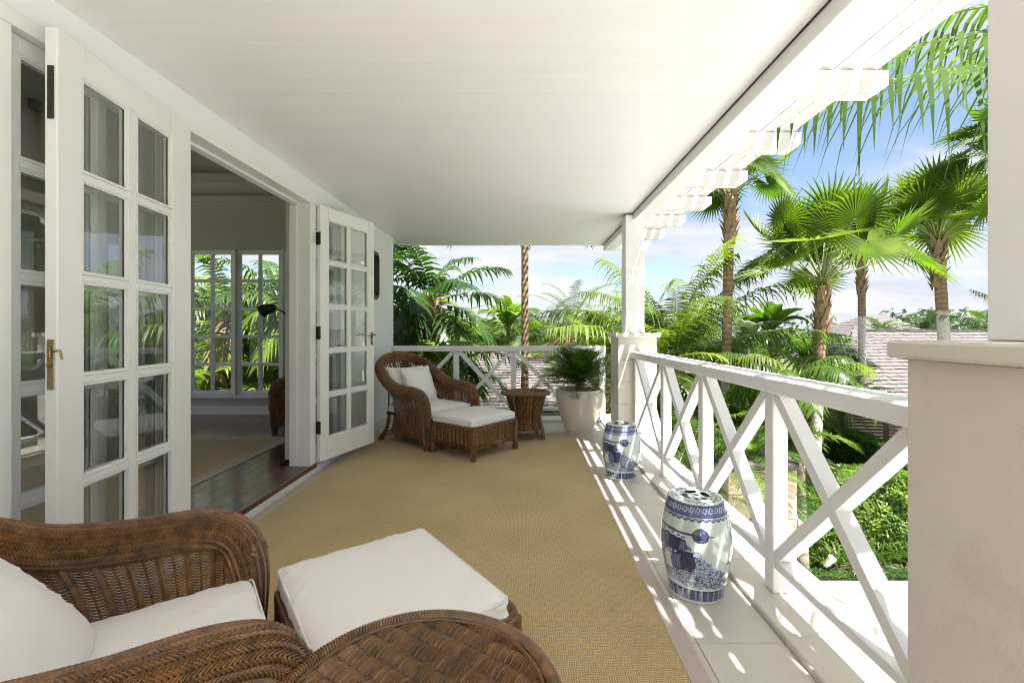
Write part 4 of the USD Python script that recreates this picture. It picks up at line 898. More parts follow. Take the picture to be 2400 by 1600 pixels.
st2 = copy_of(st1, 'blue and white glazed barrel stool further off, beside the rug corner near the stone column', (.667 * U, 3.10 * U, .0005), math.radians(175))
# large glazed pot
M['cream_glaze'] = plain('cream_glaze', (0.66, 0.61, 0.53), 0.16, 0.05, 5.0, 0.03, 12, coat=0.6)
M['soil'] = plain('soil', (0.05, 0.035, 0.025), 0.95, 0.4, 40, 0.6, 90)
POT = (.548 * U, 4.50 * U)
pot = thing('planter_pot', 'large cream glazed pot by the stone column', 'pot', (POT[0], POT[1], 0.0), 0)
pp = spline([(.155, 0), (.168, .006), (.195, .08), (.235, .20), (.272, .33), (.290, .43), (.293, .485), (.286, .512), (.292, .522), (.288, .532), (.272, .534), (.262, .522), (.262, .44)], 70)
obj('pot_body', lathe(pp, 72), M['cream_glaze'], pot, smooth=50)
mb = MB(); mb.add(*lathe([(.262, .47), (.15, .485), (0, .49)], 40)); mb.build('soil', M['soil'], pot)
# ------------------------------------------------------------------ garden: ground, palms, roofs, fence, hedge
G = -2.9                                      # level of the garden below the veranda floor
def leafmat(name, c0, c1, c2, trans=0.35, rough=0.42, tint=(0.9, 1.25, 0.35), nscale=1.2, rand=.22):
    return look(name, {'g': ('geometry', {}), 'n': ('noise_texture', {'scale': nscale, 'detail': 3.0, 'roughness': 0.6}), 'ad': ('math', {'math_type': 'multiply_add', 'value2': 0.30}), 'sh': ('math', {'math_type': 'subtract', 'value2': 0.15}),
        'r': ('rgb_ramp', {'ramp': [(0.28, c0), (0.5, c1), (0.74, c2)]}), 'oi': ('object_info', {}), 'mr': ('map_range', {'to_min': 1 - rand, 'to_max': 1 + rand}), 'h': ('hsv', {}),
        'gt': ('math', {'math_type': 'greater_than', 'value2': 0.955}), 'gm': ('math', {'math_type': 'multiply', 'value2': 0.75}), 'br': ('mix', {'color2': (0.22, 0.145, 0.06)}), 'tt': ('mix', {'mix_type': 'multiply', 'fac': 1.0, 'color2': tint}), 'p': ('principled_bsdf', {'roughness': rough, 'specular_ior_level': 0.35}), 't': ('translucent_bsdf', {}), 'x': ('mix_closure', {'fac': trans})},
        [('g.position', 'n.vector'), ('g.random_per_island', 'ad.value1'), ('n.fac', 'ad.value3'), ('ad.value', 'sh.value1'), ('sh.value', 'r.fac'), ('oi.random', 'mr.value'), ('mr.result', 'h.value'), ('g.random_per_island', 'gt.value1'), ('gt.value', 'gm.value1'), ('gm.value', 'br.fac'), ('r.color', 'br.color1'), ('br.color', 'h.color'),
         ('h.color', 'p.base_color'), ('h.color', 'tt.color1'), ('tt.color', 't.color'), ('p.BSDF', 'x.closure1'), ('t.BSDF', 'x.closure2')], 'x.closure')
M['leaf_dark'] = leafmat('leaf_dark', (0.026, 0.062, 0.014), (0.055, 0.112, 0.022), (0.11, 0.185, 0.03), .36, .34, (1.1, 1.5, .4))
M['leaf_mid'] = leafmat('leaf_mid', (0.05, 0.094, 0.014), (0.105, 0.17, 0.023), (0.20, 0.265, 0.038), .47, .40, (1.15, 1.5, .4))
M['leaf_light'] = leafmat('leaf_light', (0.09, 0.145, 0.02), (0.175, 0.25, 0.03), (0.30, 0.365, 0.05), .48, .42, (1.2, 1.4, .4))
M['leaf_yellow'] = leafmat('leaf_yellow', (0.12, 0.17, 0.02), (0.27, 0.31, 0.035), (0.45, 0.42, 0.06), .42, .45, (1.2, 1.3, .4))
M['leaf_fan'] = leafmat('leaf_fan', (0.072, 0.122, 0.010), (0.165, 0.225, 0.02), (0.30, 0.34, 0.038), .52, .48, (1.15, 1.45, .4))
M['leaf_grey'] = leafmat('leaf_grey', (0.06, 0.09, 0.05), (0.11, 0.16, 0.085), (0.19, 0.24, 0.13), .25, .4, (1.0, 1.3, .5))
M['leaf_hedge'] = leafmat('leaf_hedge', (0.07, 0.13, 0.016), (0.18, 0.27, 0.03), (0.36, 0.44, 0.06), .36, .36, (1.1, 1.35, .4), 3.0)
M['leaf_ivy'] = leafmat('leaf_ivy', (0.04, 0.095, 0.016), (0.09, 0.175, 0.026), (0.18, 0.27, 0.045), .35, .36, (1.1, 1.35, .4), 3.0)
M['leaf_dry'] = leafmat('leaf_dry', (0.16, 0.10, 0.045), (0.27, 0.18, 0.08), (0.38, 0.28, 0.14), .25, .7, (1.0, .9, .6))
M['frond_rib'] = plain('frond_rib', (0.21, 0.24, 0.08), 0.45, 0.2, 4.0)
def barkmat(name, c, c2, ring=22.0, white=None, zw=0.0):
    n = {'g': ('geometry', {}), 'sp': ('separate_xyz', {}), 'n0': ('noise_texture', {'scale': 5.0, 'detail': 5.0}), 'zz': ('math', {'math_type': 'multiply_add', 'value2': ring}), 'm3': ('math', {'math_type': 'multiply', 'value2': 5.0}), 'sn': ('math', {'math_type': 'sine'}),
         'mr': ('map_range', {'from_min': -1.0, 'from_max': 1.0, 'to_min': 0.2, 'to_max': 0.8}), 'n1': ('noise_texture', {'scale': 26.0, 'detail': 6.0, 'roughness': 0.7}), 'mx': ('mix_float', {'fac': 0.55}), 'r': ('rgb_ramp', {'ramp': [(0.28, c2), (0.62, c)]}),
         'b': ('bump', {'strength': 0.8, 'distance': 0.02}), 'p': ('principled_bsdf', {'roughness': 0.85, 'specular_ior_level': 0.2})}
    l = [('g.position', 'sp.vector'), ('g.position', 'n0.vector'), ('g.position', 'n1.vector'), ('n0.fac', 'm3.value1'), ('sp.z', 'zz.value1'), ('m3.value', 'zz.value3'), ('zz.value', 'sn.value1'), ('sn.value', 'mr.value'), ('mr.result', 'mx.a'), ('n1.fac', 'mx.b'), ('mx.result', 'r.fac'), ('mx.result', 'b.height'), ('b.normal', 'p.normal')]
    out = 'r.color'
    if white:
        n['wr'] = ('map_range', {'from_min': zw - .02, 'from_max': zw + .04, 'to_min': 1.0, 'to_max': 0.0, 'clamp': True}); n['wa'] = ('math', {'math_type': 'multiply_add', 'value2': 0.22}); n['wc'] = ('rgb_ramp', {'ramp': [(0.35, (0.30, 0.27, 0.23)), (0.5, white)]}); n['wm'] = ('mix', {})
        l += [('n0.fac', 'wa.value1'), ('sp.z', 'wa.value3'), ('wa.value', 'wr.value'), ('wr.result', 'wm.fac'), ('n1.fac', 'wc.fac'), (out, 'wm.color1'), ('wc.color', 'wm.color2')]; out = 'wm.color'
    l.append((out, 'p.base_color'))
    return look(name, n, l)
M['bark_brown'] = barkmat('bark_brown', (0.30, 0.20, 0.125), (0.12, 0.07, 0.04), 46.0)
M['bark_lime1'] = barkmat('bark_lime1', (0.32, 0.21, 0.14), (0.16, 0.10, 0.06), 60.0, (0.52, 0.47, 0.44), .95)
M['bark_lime2'] = barkmat('bark_lime2', (0.32, 0.20, 0.13), (0.17, 0.10, 0.06), 60.0, (0.55, 0.51, 0.47), .15)
M['bark_lime3'] = barkmat('bark_lime3', (0.30, 0.20, 0.14), (0.17, 0.11, 0.07), 60.0, (0.55, 0.52, 0.49), 1.75)
M['bark_grey'] = barkmat('bark_grey', (0.30, 0.26, 0.20), (0.14, 0.11, 0.08), 40.0)
M['bark_green'] = barkmat('bark_green', (0.22, 0.25, 0.10), (0.13, 0.13, 0.05), 18.0)
M['boot_fibre'] = plain('boot_fibre', (0.25, 0.165, 0.10), 0.9, 0.35, 18.0, 0.4, 60)
M['bark_red'] = barkmat('bark_red', (0.26, 0.13, 0.07), (0.10, 0.05, 0.03), 40.0)

def rotm(yaw, pitch=0.0):
    c, s = math.cos(yaw), math.sin(yaw); c2, s2 = math.cos(pitch), math.sin(pitch)
    return np.array([[c, -s, 0], [s, c, 0], [0, 0, 1]]) @ np.array([[c2, 0, -s2], [0, 1, 0], [s2, 0, c2]])
def feather(rng, L, yaw, pitch, droop, n=44, leaf_len=.42, leaf_w=.022, hang=.5, base=.16, vee=.35, rib=.012, twist=0.0, tipl=.35, jit=.12):
    """a pinnate frond from the origin: (leaflet mesh, rib mesh). droop = bending over its length (radians)"""
    m = 26; s = np.linspace(0, 1, m); ang = pitch - droop * s ** 1.4
    x = np.concatenate([[0], np.cumsum(np.cos((ang[1:] + ang[:-1]) / 2))]) * L / (m - 1); z = np.concatenate([[0], np.cumsum(np.sin((ang[1:] + ang[:-1]) / 2))]) * L / (m - 1)
    side = twist * s ** 2 * L * .25
    C = np.stack([x, side, z], 1)
    k = np.arange(n); sd = np.where(k % 2 == 0, 1.0, -1.0); u = base + (1 - base) * (k + .5) / n
    P = np.stack([np.interp(u, s, C[:, q]) for q in range(3)], 1); a = np.interp(u, s, ang)
    T = np.stack([np.cos(a), 0 * a, np.sin(a)], 1); N = np.stack([-np.sin(a), 0 * a, np.cos(a)], 1); B = np.array([0, 1.0, 0])[None] * sd[:, None]
    prof = np.clip(np.sin(np.clip((u - base) / (1 - base) * .86 + .10, 0, 1) * PI) ** .55, .2, 1); prof = np.where(u > .85, np.maximum(prof, tipl), prof)
    ll = leaf_len * prof * rng.uniform(1 - jit, 1 + jit, n)
    fwd = .35 + .75 * u ** 2 + rng.uniform(-.1, .1, n)
    D = B + T * fwd[:, None] + N * (vee + rng.uniform(-.15, .15, n))[:, None]; D /= np.linalg.norm(D, axis=1, keepdims=True)
    st = np.array([0, .12, .4, .72, 1.0]); ww = np.array([.45, 1.0, .95, .6, .0]) * leaf_w
    g = hang * rng.uniform(.7, 1.3, n)
    V = np.zeros((n, 9, 3)); Wd = np.cross(D, N); Wd /= np.linalg.norm(Wd, axis=1, keepdims=True) + 1e-9
    for q in range(5):
        c = P + D * (ll * st[q])[:, None]; c[:, 2] -= g * ll * st[q] ** 2 * .8
        c -= D * (g * ll * st[q] ** 2 * .22)[:, None]
        if q < 4: V[:, 2 * q] = c - Wd * ww[q]; V[:, 2 * q + 1] = c + Wd * ww[q]
        else: V[:, 8] = c
    f = []
    for q in range(3): f += [(2 * q, 2 * q + 1, 2 * q + 3), (2 * q, 2 * q + 3, 2 * q + 2)]
    f += [(6, 7, 8)]
    F = (np.arange(n)[:, None, None] * 9 + np.array(f)[None]).reshape(-1, 3)
    R = rotm(yaw)
    rv, rf = tube(C[::3], np.linspace(rib, rib * .25, len(C[::3])), 5)
    return (V.reshape(-1, 3) @ R.T, F), (rv @ R.T, rf)
def fan(rng, pet, yaw, pitch, R=.75, nseg=38, spread=5.3, droop=.25, split=.50, cup=.25, tilt=0.0):
    """a fan leaf: stalk then a pleated round blade split into points"""
    s = np.linspace(0, 1, 8); ang = pitch - .35 * s ** 1.5
    x = np.concatenate([[0], np.cumsum(np.cos(ang[1:]))]) * pet / 7; z = np.concatenate([[0], np.cumsum(np.sin(ang[1:]))]) * pet / 7
    C = np.stack([x, 0 * x, z], 1); a = ang[-1] - .25 + tilt
    O = C[-1]; T = np.array([math.cos(a), 0, math.sin(a)]); N = np.array([-math.sin(a), 0, math.cos(a)]); B = np.array([0, 1.0, 0])
    th = (np.arange(nseg) + .5) / nseg * spread - spread / 2; dth = spread / nseg
    Rk = R * (1 - .28 * (np.abs(th) / (spread / 2)) ** 2) * rng.uniform(.93, 1.05, nseg)
    st = np.array([.04, .3, split, .78, 1.0]); V = np.zeros((nseg, 14, 3))
    dirs = lambda t: np.cos(t)[:, None] * T + np.sin(t)[:, None] * B
    for q in range(5):
        r = Rk * st[q]; w = r * math.tan(dth / 2) * (1.0 if st[q] <= split else (1 - st[q]) / (1 - split) * .8 * split / st[q] + .02)
        c = dirs(th) * r[:, None] + N * (cup * r * (r / R))[:, None]
        c[:, 2] -= droop * R * (st[q] ** 3) * rng.uniform(.6, 1.5, nseg) * (1.0 if st[q] > split else .4)
        side = -np.sin(th)[:, None] * T + np.cos(th)[:, None] * B
        ridge = N * (w * .45)[:, None]
        V[:, 3 * q if q < 4 else 12] = 0
        if q < 4:
            V[:, 3 * q] = O + c - side * w[:, None] - ridge * .5; V[:, 3 * q + 1] = O + c + ridge; V[:, 3 * q + 2] = O + c + side * w[:, None] - ridge * .5
        else:
            V[:, 12] = O + c; V[:, 13] = O + c
    f = []
    for q in range(3):
        for e in range(2): o = 3 * q + e; f += [(o, o + 1, o + 4), (o, o + 4, o + 3)]
    f += [(9, 10, 12), (10, 11, 12)]
    F = (np.arange(nseg)[:, None, None] * 14 + np.array(f)[None]).reshape(-1, 3)
    Rm = rotm(yaw); rv, rf = tube(C, np.linspace(.016, .009, 8), 5)
    return (V.reshape(-1, 3) @ Rm.T, F), (rv @ Rm.T, rf)

def trunk_mesh(pts, r, sides=14, rough=.08, seed=0):
    p = spline(pts, 60); rr = np.interp(np.linspace(0, 1, 60), np.linspace(0, 1, len(r)), r)
    v, f = tube(p, rr, sides)
    nz = meshkit.fbm(v * np.array([6, 6, 14]) + seed, 3, seed) - .5
    c = np.repeat(p, sides, 0); d = v[:len(c)] - c; v[:len(c)] = c + d * (1 + rough * 2 * nz[:len(c)])[:, None]
    return v, f
def boots(rng, top, r, h, n=26):
    """old leaf bases wrapped round the trunk below the crown"""
    mb = MB()
    for k in range(n):
        a = k * 2.4 + rng.uniform(-.2, .2); z = -h * (k / n) + rng.uniform(-.03, .03); rr = r * (1.0 + .12 * rng.random())
        l = rng.uniform(.20, .34); c = np.array([math.cos(a), math.sin(a), 0]); sdv = np.array([-c[1], c[0], 0]); q = np.array(top) + np.array([0, 0, z])
        w = r * rng.uniform(.55, .85); o = rng.uniform(.04, .09)
        v = np.array([q + c * rr * .8 - sdv * w, q + c * rr * .8 + sdv * w, q + c * (rr + o * .6) + sdv * w * .6 + (0, 0, l * .55), q + c * (rr + o * .6) - sdv * w * .6 + (0, 0, l * .55), q + c * (rr + o * 1.6) + (0, 0, l), q + c * rr * .7 + (0, 0, l * .4)])
        mb.add(v, [(0, 1, 2), (0, 2, 3), (3, 2, 4), (0, 3, 5), (1, 5, 2), (2, 5, 4), (3, 4, 5)])
    return mb
def palm(name, label, base, top, r, crown, bark, group=None, cat='palm tree', bootn=0, seed=0, lean=None):
    """crown: list of (leaflets, rib, leaf material); leaves are placed at the trunk top"""
    t = thing(name, label, cat, base, 0, group)
    b = np.zeros(3); tp = np.array(top, float) - np.array(base, float)
    mid = tp * .5 + (np.array(lean) if lean is not None else 0)
    if np.linalg.norm(tp) > .05: obj('trunk', trunk_mesh([b, tp * .25 + (0 if lean is None else np.array(lean) * .6), mid, tp * .78 + (0 if lean is None else np.array(lean) * .5), tp], r, seed=seed), bark, t, smooth=True)
    rng = np.random.RandomState(seed + 77)
    if bootn: boots(rng, tp - (0, 0, .05), r[-1], 1.0, bootn + 10).build('leaf_bases', M['boot_fibre'], t)
    for lf, rb, mt in crown:
        f = obj('frond', (lf[0] + tp, lf[1]), mt, t); obj('rib', (rb[0] + tp, rb[1]), M['frond_rib'], f)
    return t
def feather_crown(rng, count, L, p0, p1, mats, **k):
    """n fronds spiralling outwards, young ones upright (p1), old ones low (p0)"""
    out = []; off = rng.uniform(0, 6.28)
    for i in range(count):
        q = i / max(1, count - 1); pitch = p0 + (p1 - p0) * q + rng.uniform(-.1, .1)
        kk = dict(k); dr = kk.pop('droop', 1.3) * rng.uniform(.75, 1.2)
        lf, rb = feather(rng, L * rng.uniform(.85, 1.1) * (1 - .15 * q), off + i * 2.399 + rng.uniform(-.2, .2), pitch, dr, twist=rng.uniform(-.6, .6), **kk)
        out.append((lf, rb, M['leaf_dry'] if (i < 2 and count < 30 and rng.random() < .4) else mats[rng.randint(len(mats))]))
    return out
def fan_crown(rng, n, pet, R, mats, p0=-.7, p1=1.35, dry=0, **k):
    out = []; off = rng.uniform(0, 6.28)
    for i in range(n):
        q = i / max(1, n - 1); pitch = p0 + (p1 - p0) * q + rng.uniform(-.12, .12)
        want = rng.uniform(-1.1, -.3) if pitch < .7 else ((rng.uniform(-.6, -.1) if rng.random() < .4 else rng.uniform(.4, .95)) if pitch < 1.0 else rng.uniform(.75, 1.4))
        lf, rb = fan(rng, pet * rng.uniform(.8, 1.12), off + i * 2.399 + rng.uniform(-.25, .25), pitch, R * rng.uniform(.85, 1.08), droop=rng.uniform(.06, .22) + (.4 if i < dry else 0), cup=rng.uniform(.05, .35), tilt=want - (pitch - .6), **k)
        out.append((lf, rb, M['leaf_dry'] if i < dry else mats[rng.randint(len(mats))]))
    return out
def banana(name, label, base, h, n, seed, mat, group=None, L=1.6, W=.26):
    rng = np.random.RandomState(seed); t = thing(name, label, 'plant', base, 0, group)
    obj('stem', trunk_mesh([(0, 0, 0), (0, 0, h * .5), (.03, 0, h)], [.10, .085, .05], 10, .05, seed), M['bark_green'], t, smooth=True)
    for i in range(n):
        m = 22; s = np.linspace(0, 1, m); pitch = rng.uniform(.7, 1.4); ang = pitch - rng.uniform(.8, 1.9) * s ** 1.6; l = L * rng.uniform(.75, 1.15)
        x = np.concatenate([[0], np.cumsum(np.cos(ang[1:]))]) * l / (m - 1); z = np.concatenate([[0], np.cumsum(np.sin(ang[1:]))]) * l / (m - 1)
        wd = W * np.sin(np.clip((s - .12) / .88, 0, 1) * PI) ** .55; C = np.stack([x, 0 * x, z], 1); N = np.stack([-np.sin(ang), 0 * x, np.cos(ang)], 1)
        mb = MB()
        for sd in (-1, 1):
            j = rng.uniform(.88, 1.0, m)
            e = C + np.array([0, sd, 0]) * (wd * j)[:, None] + N * (wd * .35)[:, None]; e2 = C + np.array([0, sd, 0]) * (wd * .55)[:, None] + N * (wd * .3)[:, None]
            v = np.stack([C, e2, e], 1).reshape(-1, 3); f = []
            for q in range(3, m - 1):
                if rng.random() < .10: continue
                o = q * 3; f += [(o, o + 1, o + 4), (o, o + 4, o + 3), (o + 1, o + 2, o + 5), (o + 1, o + 5, o + 4)]
            mb.add(v, f)
        R = rotm(rng.uniform(0, 6.28)); v, f = mb.mesh(); lfp = obj('leaf', (v @ R.T + (.03, 0, h), f), mat, t)
        rv, rf = tube(C[::3], np.linspace(.02, .006, len(C[::3])), 6); obj('midrib', (rv @ R.T + (.03, 0, h - .004), rf), M['frond_rib'], lfp)
    return t

# ground sheets
M['earth'] = plain('earth', (0.075, 0.055, 0.035), 0.95, 0.35, 3.0, 0.5, 40, dirt=((0.05, 0.075, 0.02), 2.0, 0.45, 0.6))
M['paving'] = plain('paving', (0.68, 0.67, 0.64), 0.65, 0.05, 2.0, 0.1, 60, dirt=((0.5, 0.47, 0.41), 4.0, 0.6, 0.75))
M['lawn'] = plain('lawn', (0.055, 0.10, 0.022), 0.9, 0.4, 4.0, 0.5, 120)
obj('ground', ([(-900, -900, G - .02), (900, -900, G - .02), (900, 900, G - .02), (-900, 900, G - .02)], [(0, 1, 2, 3)]), M['lawn'], kind='structure')
obj('garden_bed', ([(-30, 7.5, G - .012), (30, 7.5, G - .012), (30, 40, G - .012), (-30, 40, G - .012)], [(0, 1, 2, 3)]), M['earth'], kind='structure')
pv = thing('garden_path', kind='structure')
for k in range(12):
    for j in range(16):
        x0, y0 = 1.32 + k * 1.2, 7.5 - 1.2 * (j + 1)
        boxobj('paving_slab', (x0 + .003, y0 + .003, G - .05), (x0 + 1.197, y0 + 1.197, G), M['paving'], pv)
for k in range(9):
    for j in range(7):
        x0, y0 = 1.32 - 1.2 * (k + 1), -2.1 - 1.2 * (j + 1)
        boxobj('paving_slab', (x0 + .003, y0 + .003, G - .05), (x0 + 1.197, y0 + 1.197, G), M['paving'], pv)
# lower storey below the veranda
bl = thing('lower_storey', 'cream rendered ground floor of the house below the veranda', 'building')
boxobj('wall_panel', (-9, YB, G - .05), (1.02 * U, 5.28 * U, -.33), M['cream_stone'], bl)
# ------------------------------------------------------------------ roofs of the neighbouring houses
M['shingle'] = look('shingle', {'g': ('geometry', {}), 'n': ('noise_texture', {'scale': 9.0, 'detail': 5.0}), 'ad': ('math', {'math_type': 'multiply_add', 'value2': 0.5}), 'sh': ('math', {'math_type': 'subtract', 'value2': 0.25}), 'r': ('rgb_ramp', {'ramp': [(0.2, (0.095, 0.08, 0.075)), (0.5, (0.175, 0.15, 0.145)), (0.8, (0.27, 0.24, 0.235))]}), 'p': ('principled_bsdf', {'roughness': 0.8})},
    [('g.position', 'n.vector'), ('g.random_per_island', 'ad.value1'), ('n.fac', 'ad.value3'), ('ad.value', 'sh.value1'), ('sh.value', 'r.fac'), ('r.color', 'p.base_color')])
M['slat_brown'] = plain('slat_brown', (0.055, 0.026, 0.018), 0.55, 0.25, 6.0, rand=.15)
M['limestone'] = plain('limestone', (0.46, 0.37, 0.26), 0.85, 0.14, 7.0, 0.4, 40, dirt=((0.12, 0.10, 0.08), 4.0, 0.55, 0.72), rand=.12)
M['dark_stone'] = plain('dark_stone', (0.07, 0.06, 0.05), 0.85, 0.3, 9.0, 0.4, 40)
def roof_face(parent, poly, name='shingles', expo=.17, seed=0):
    """shingle courses on a planar polygon whose first edge is the eave"""
    from shapely.geometry import Polygon, Point
    P = np.array(poly, float); e = P[1] - P[0]; e /= np.linalg.norm(e); n = np.cross(P[1] - P[0], P[2] - P[0]); n /= np.linalg.norm(n)
    if n[2] < 0: n = -n
    u = e; w = np.cross(n, u)
    if w[2] < 0: w = -w
    q = np.stack([(P - P[0]) @ u, (P - P[0]) @ w], 1); pg = Polygon(q).buffer(.01); rng = np.random.RandomState(seed)
    mb = MB(); vmax = q[:, 1].max(); k = 0
    v0 = 0
    while v0 < vmax:
        x = q[:, 0].min() - rng.uniform(0, .2)
        while x < q[:, 0].max():
            wd = rng.uniform(.13, .24)
            if pg.contains(Point(x + wd / 2, v0 + expo * .5)):
                t0, t1 = .030 + rng.uniform(-.006, .010), .006; a, b = x + .004, x + wd - .004; j = rng.uniform(-.012, .012)
                c = [(a, v0 - .01 + j, 0), (b, v0 - .01 + j, 0), (b, v0 + expo * 1.06, 0), (a, v0 + expo * 1.06, 0), (a, v0 - .01 + j, t0), (b, v0 - .01 + j, t0), (b, v0 + expo * 1.06, t1), (a, v0 + expo * 1.06, t1)]
                v = [P[0] + u * cx + w * cy + n * (cz + .002) for cx, cy, cz in c]
                mb.add(v, [(4, 5, 6, 7), (0, 1, 5, 4), (1, 2, 6, 5), (3, 0, 4, 7)])
            x += wd
        v0 += expo
    mb.build(name, M['shingle'], parent, kind='stuff')
    obj('roof_board', (P, [(0, i, i + 1) for i in range(1, len(P) - 1)]), M['dark_recess'], parent)
def ridge_caps(parent, a, b, w=.16):
    a, b = np.array(a, float), np.array(b, float); L = np.linalg.norm(b - a); n = max(1, int(L / .3)); mb = MB()
    for k in range(n):
        p, q = a + (b - a) * (k / n), a + (b - a) * ((k + 1.08) / n); mb.bar(p + (0, 0, .045), q + (0, 0, .03), w, .03)
    mb.build('ridge_caps', M['shingle'], parent, kind='stuff')
ha = thing('shingled_house', 'low house with pinkish-grey shingle roof seen through the far railing', 'house', (0, 0, 0))
A0, A1, A2, A3 = (-4.0, 11.2, -1.05), (3.2, 11.2, -1.05), (1.0, 15.2, .55), (-2.6, 15.2, .55)
roof_face(ha, [A0, A1, A2, A3], seed=1); roof_face(ha, [A1, (3.2, 19, -1.05), A2], seed=2); ridge_caps(ha, A3, A2); ridge_caps(ha, A1, A2)
boxobj('wall', (-3.6, 11.7, G), (2.7, 18.5, -1.1), M['cream_stone'], ha)
hb_ = thing('hip_roof_house', 'house with grey shingled hip roof beyond the slatted fence at the right', 'house', (0, 0, 0))
B0, B1, B2, B3 = (8.1, 11.6, -.55), (23, 11.6, -.55), (21, 14.6, 1.24), (10.75, 14.6, 1.24)
roof_face(hb_, [B0, B1, B2, B3], seed=3); roof_face(hb_, [(8.1, 17.6, -.55), B0, B3], seed=4); ridge_caps(hb_, B0, B3, .2); ridge_caps(hb_, B3, B2)
boxobj('wall', (8.7, 12.2, G), (22, 17, -.6), M['cream_stone'], hb_)
hc = thing('distant_house', 'small distant house roof among trees on the horizon at the right', 'house', (0, 0, 0))
roof_face(hc, [(28, 39, .9), (36, 39, .9), (33.2, 42, 2.7), (31.8, 42, 2.7)], expo=.34, seed=5); roof_face(hc, [(28, 45, .9), (28, 39, .9), (31.8, 42, 2.7)], expo=.34, seed=6); boxobj('wall', (28.6, 39.6, G), (35.4, 44.4, .88), M['cream_stone'], hc)
# slatted fence
fn = thing('slatted_fence', 'dark brown fence of horizontal slats in front of the hip roofed house', 'fence', (0, 0, 0))
FA, FB = np.array([6.5, 10.9]), np.array([10.6, 10.2]); fd = (FB - FA) / np.linalg.norm(FB - FA)
for k in range(20):
    z = -.46 - k * .076
    mb = MB(); mb.bar((FA[0], FA[1], z), (FB[0], FB[1], z), .022, .056); mb.build('slat', M['slat_brown'], fn)
for s in (.0, 1.1, 2.02, 3.1, 4.1):
    p = FA + fd * s + np.array([.0, .045]); boxobj('post', (p[0] - .045, p[1] - .03, G), (p[0] + .045, p[1] + .03, -.44), M['slat_brown'], fn)

# leaf clouds: hedge, ivy, ground cover, far wood
def leaf_quads(rng, P, N, size, flat=.5):
    """small folded leaves at P, facing roughly N"""
    n = len(P); d = rng.normal(size=(n, 3)); nn = N + flat * rng.normal(size=(n, 3)); nn /= np.linalg.norm(nn, axis=1, keepdims=True)
    a = np.cross(nn, d); a /= np.linalg.norm(a, axis=1, keepdims=True) + 1e-9; b = np.cross(nn, a)
    s = (size * rng.uniform(.6, 1.35, n))[:, None]
    V = np.stack([P - a * s, P - b * s * .5 + nn * s * .18, P + a * s, P + b * s * .5 + nn * s * .18], 1).reshape(-1, 3)
    o = np.arange(n)[:, None] * 4
    return V, np.vstack([o + [0, 1, 2], o + [0, 2, 3]])
def hedge_block(name, label, lo, hi, n, size, mat, cat, seed, wob=.10, kind=None, depth=.12, parent=None):
    rng = np.random.RandomState(seed); lo, hi = np.array(lo, float), np.array(hi, float); d = hi - lo
    areas = np.array([d[1] * d[2], d[1] * d[2], d[0] * d[2], d[0] * d[2], d[0] * d[1] * 1.3]); pick = rng.choice(5, n, p=areas / areas.sum())
    P = lo + rng.random((n, 3)) * d; N = np.zeros((n, 3))
    for k, (ax, sd) in enumerate(((0, 0), (0, 1), (1, 0), (1, 1), (2, 1))):
        m = pick == k; P[m, ax] = (hi if sd else lo)[ax]; N[m, ax] = 1 if sd else -1
    w = meshkit.fbm(P * 2.3 + seed, 3, seed) - .5; P += N * (w * 2 * wob)[:, None] - N * (rng.random(n) ** 2 * depth)[:, None]
    V, F = leaf_quads(rng, P, N * .8 + np.array([0, 0, .5]), size)
    if kind == 'stuff': return obj(name, (V, F), mat, parent, kind='stuff')
    t = thing(name, label, cat); obj('leaves', (V, F), mat, t, kind='stuff'); boxobj('inner_shade', lo + np.array([.12, .12, 0]), hi - .13, M['soil'], t)
    return t
hedge_block('clipped_hedge', 'clipped leafy hedge, brightly sunlit, along the paved path', (4.70, 8.3, G), (8.6, 9.2, -1.46), 30000, .038, M['leaf_hedge'], 'hedge', 21, .14)
iv = hedge_block('ivy_wall', 'garden wall grown over with ivy, running away from the hedge', (7.15, 8.7, G), (7.6, 13.5, -1.02), 26000, .034, M['leaf_ivy'], 'wall', 22, .07)
hedge_block('ground_cover', None, (4.1, 7.54, G - .02), (8.6, 7.78, G + .07), 7000, .022, M['leaf_ivy'], None, 23, .02, 'stuff', .05)
def wood(seed, n, xs, ys, hmax, size):
    rng = np.random.RandomState(seed); c = np.stack([rng.uniform(*xs, 90), rng.uniform(*ys, 90), rng.uniform(.35, .9, 90) * hmax + G], 1); r = rng.uniform(1.6, 3.6, 90)
    k = rng.randint(0, 90, n); d = rng.normal(size=(n, 3)); d /= np.linalg.norm(d, axis=1, keepdims=True); P = c[k] + d * r[k][:, None] * rng.uniform(.75, 1.05, n)[:, None] * np.array([1, 1, .8])
    low = rng.random(n) < .35; P[low, 2] = G + rng.random(low.sum()) * hmax * .6
    return leaf_quads(rng, P, d, size)
obj('distant_wood', tuple(np.vstack([a, b + (len(wood(31, 26000, (-75, 85), (52, 66), 5.4, .42)[0]) if i else 0)]) if False else x for i, (a, b, x) in enumerate(((0, 0, wood(31, 26000, (-75, 85), (52, 66), 5.4, .42)[0]), (0, 0, wood(31, 26000, (-75, 85), (52, 66), 5.4, .42)[1])))), M['leaf_grey'], kind='stuff')

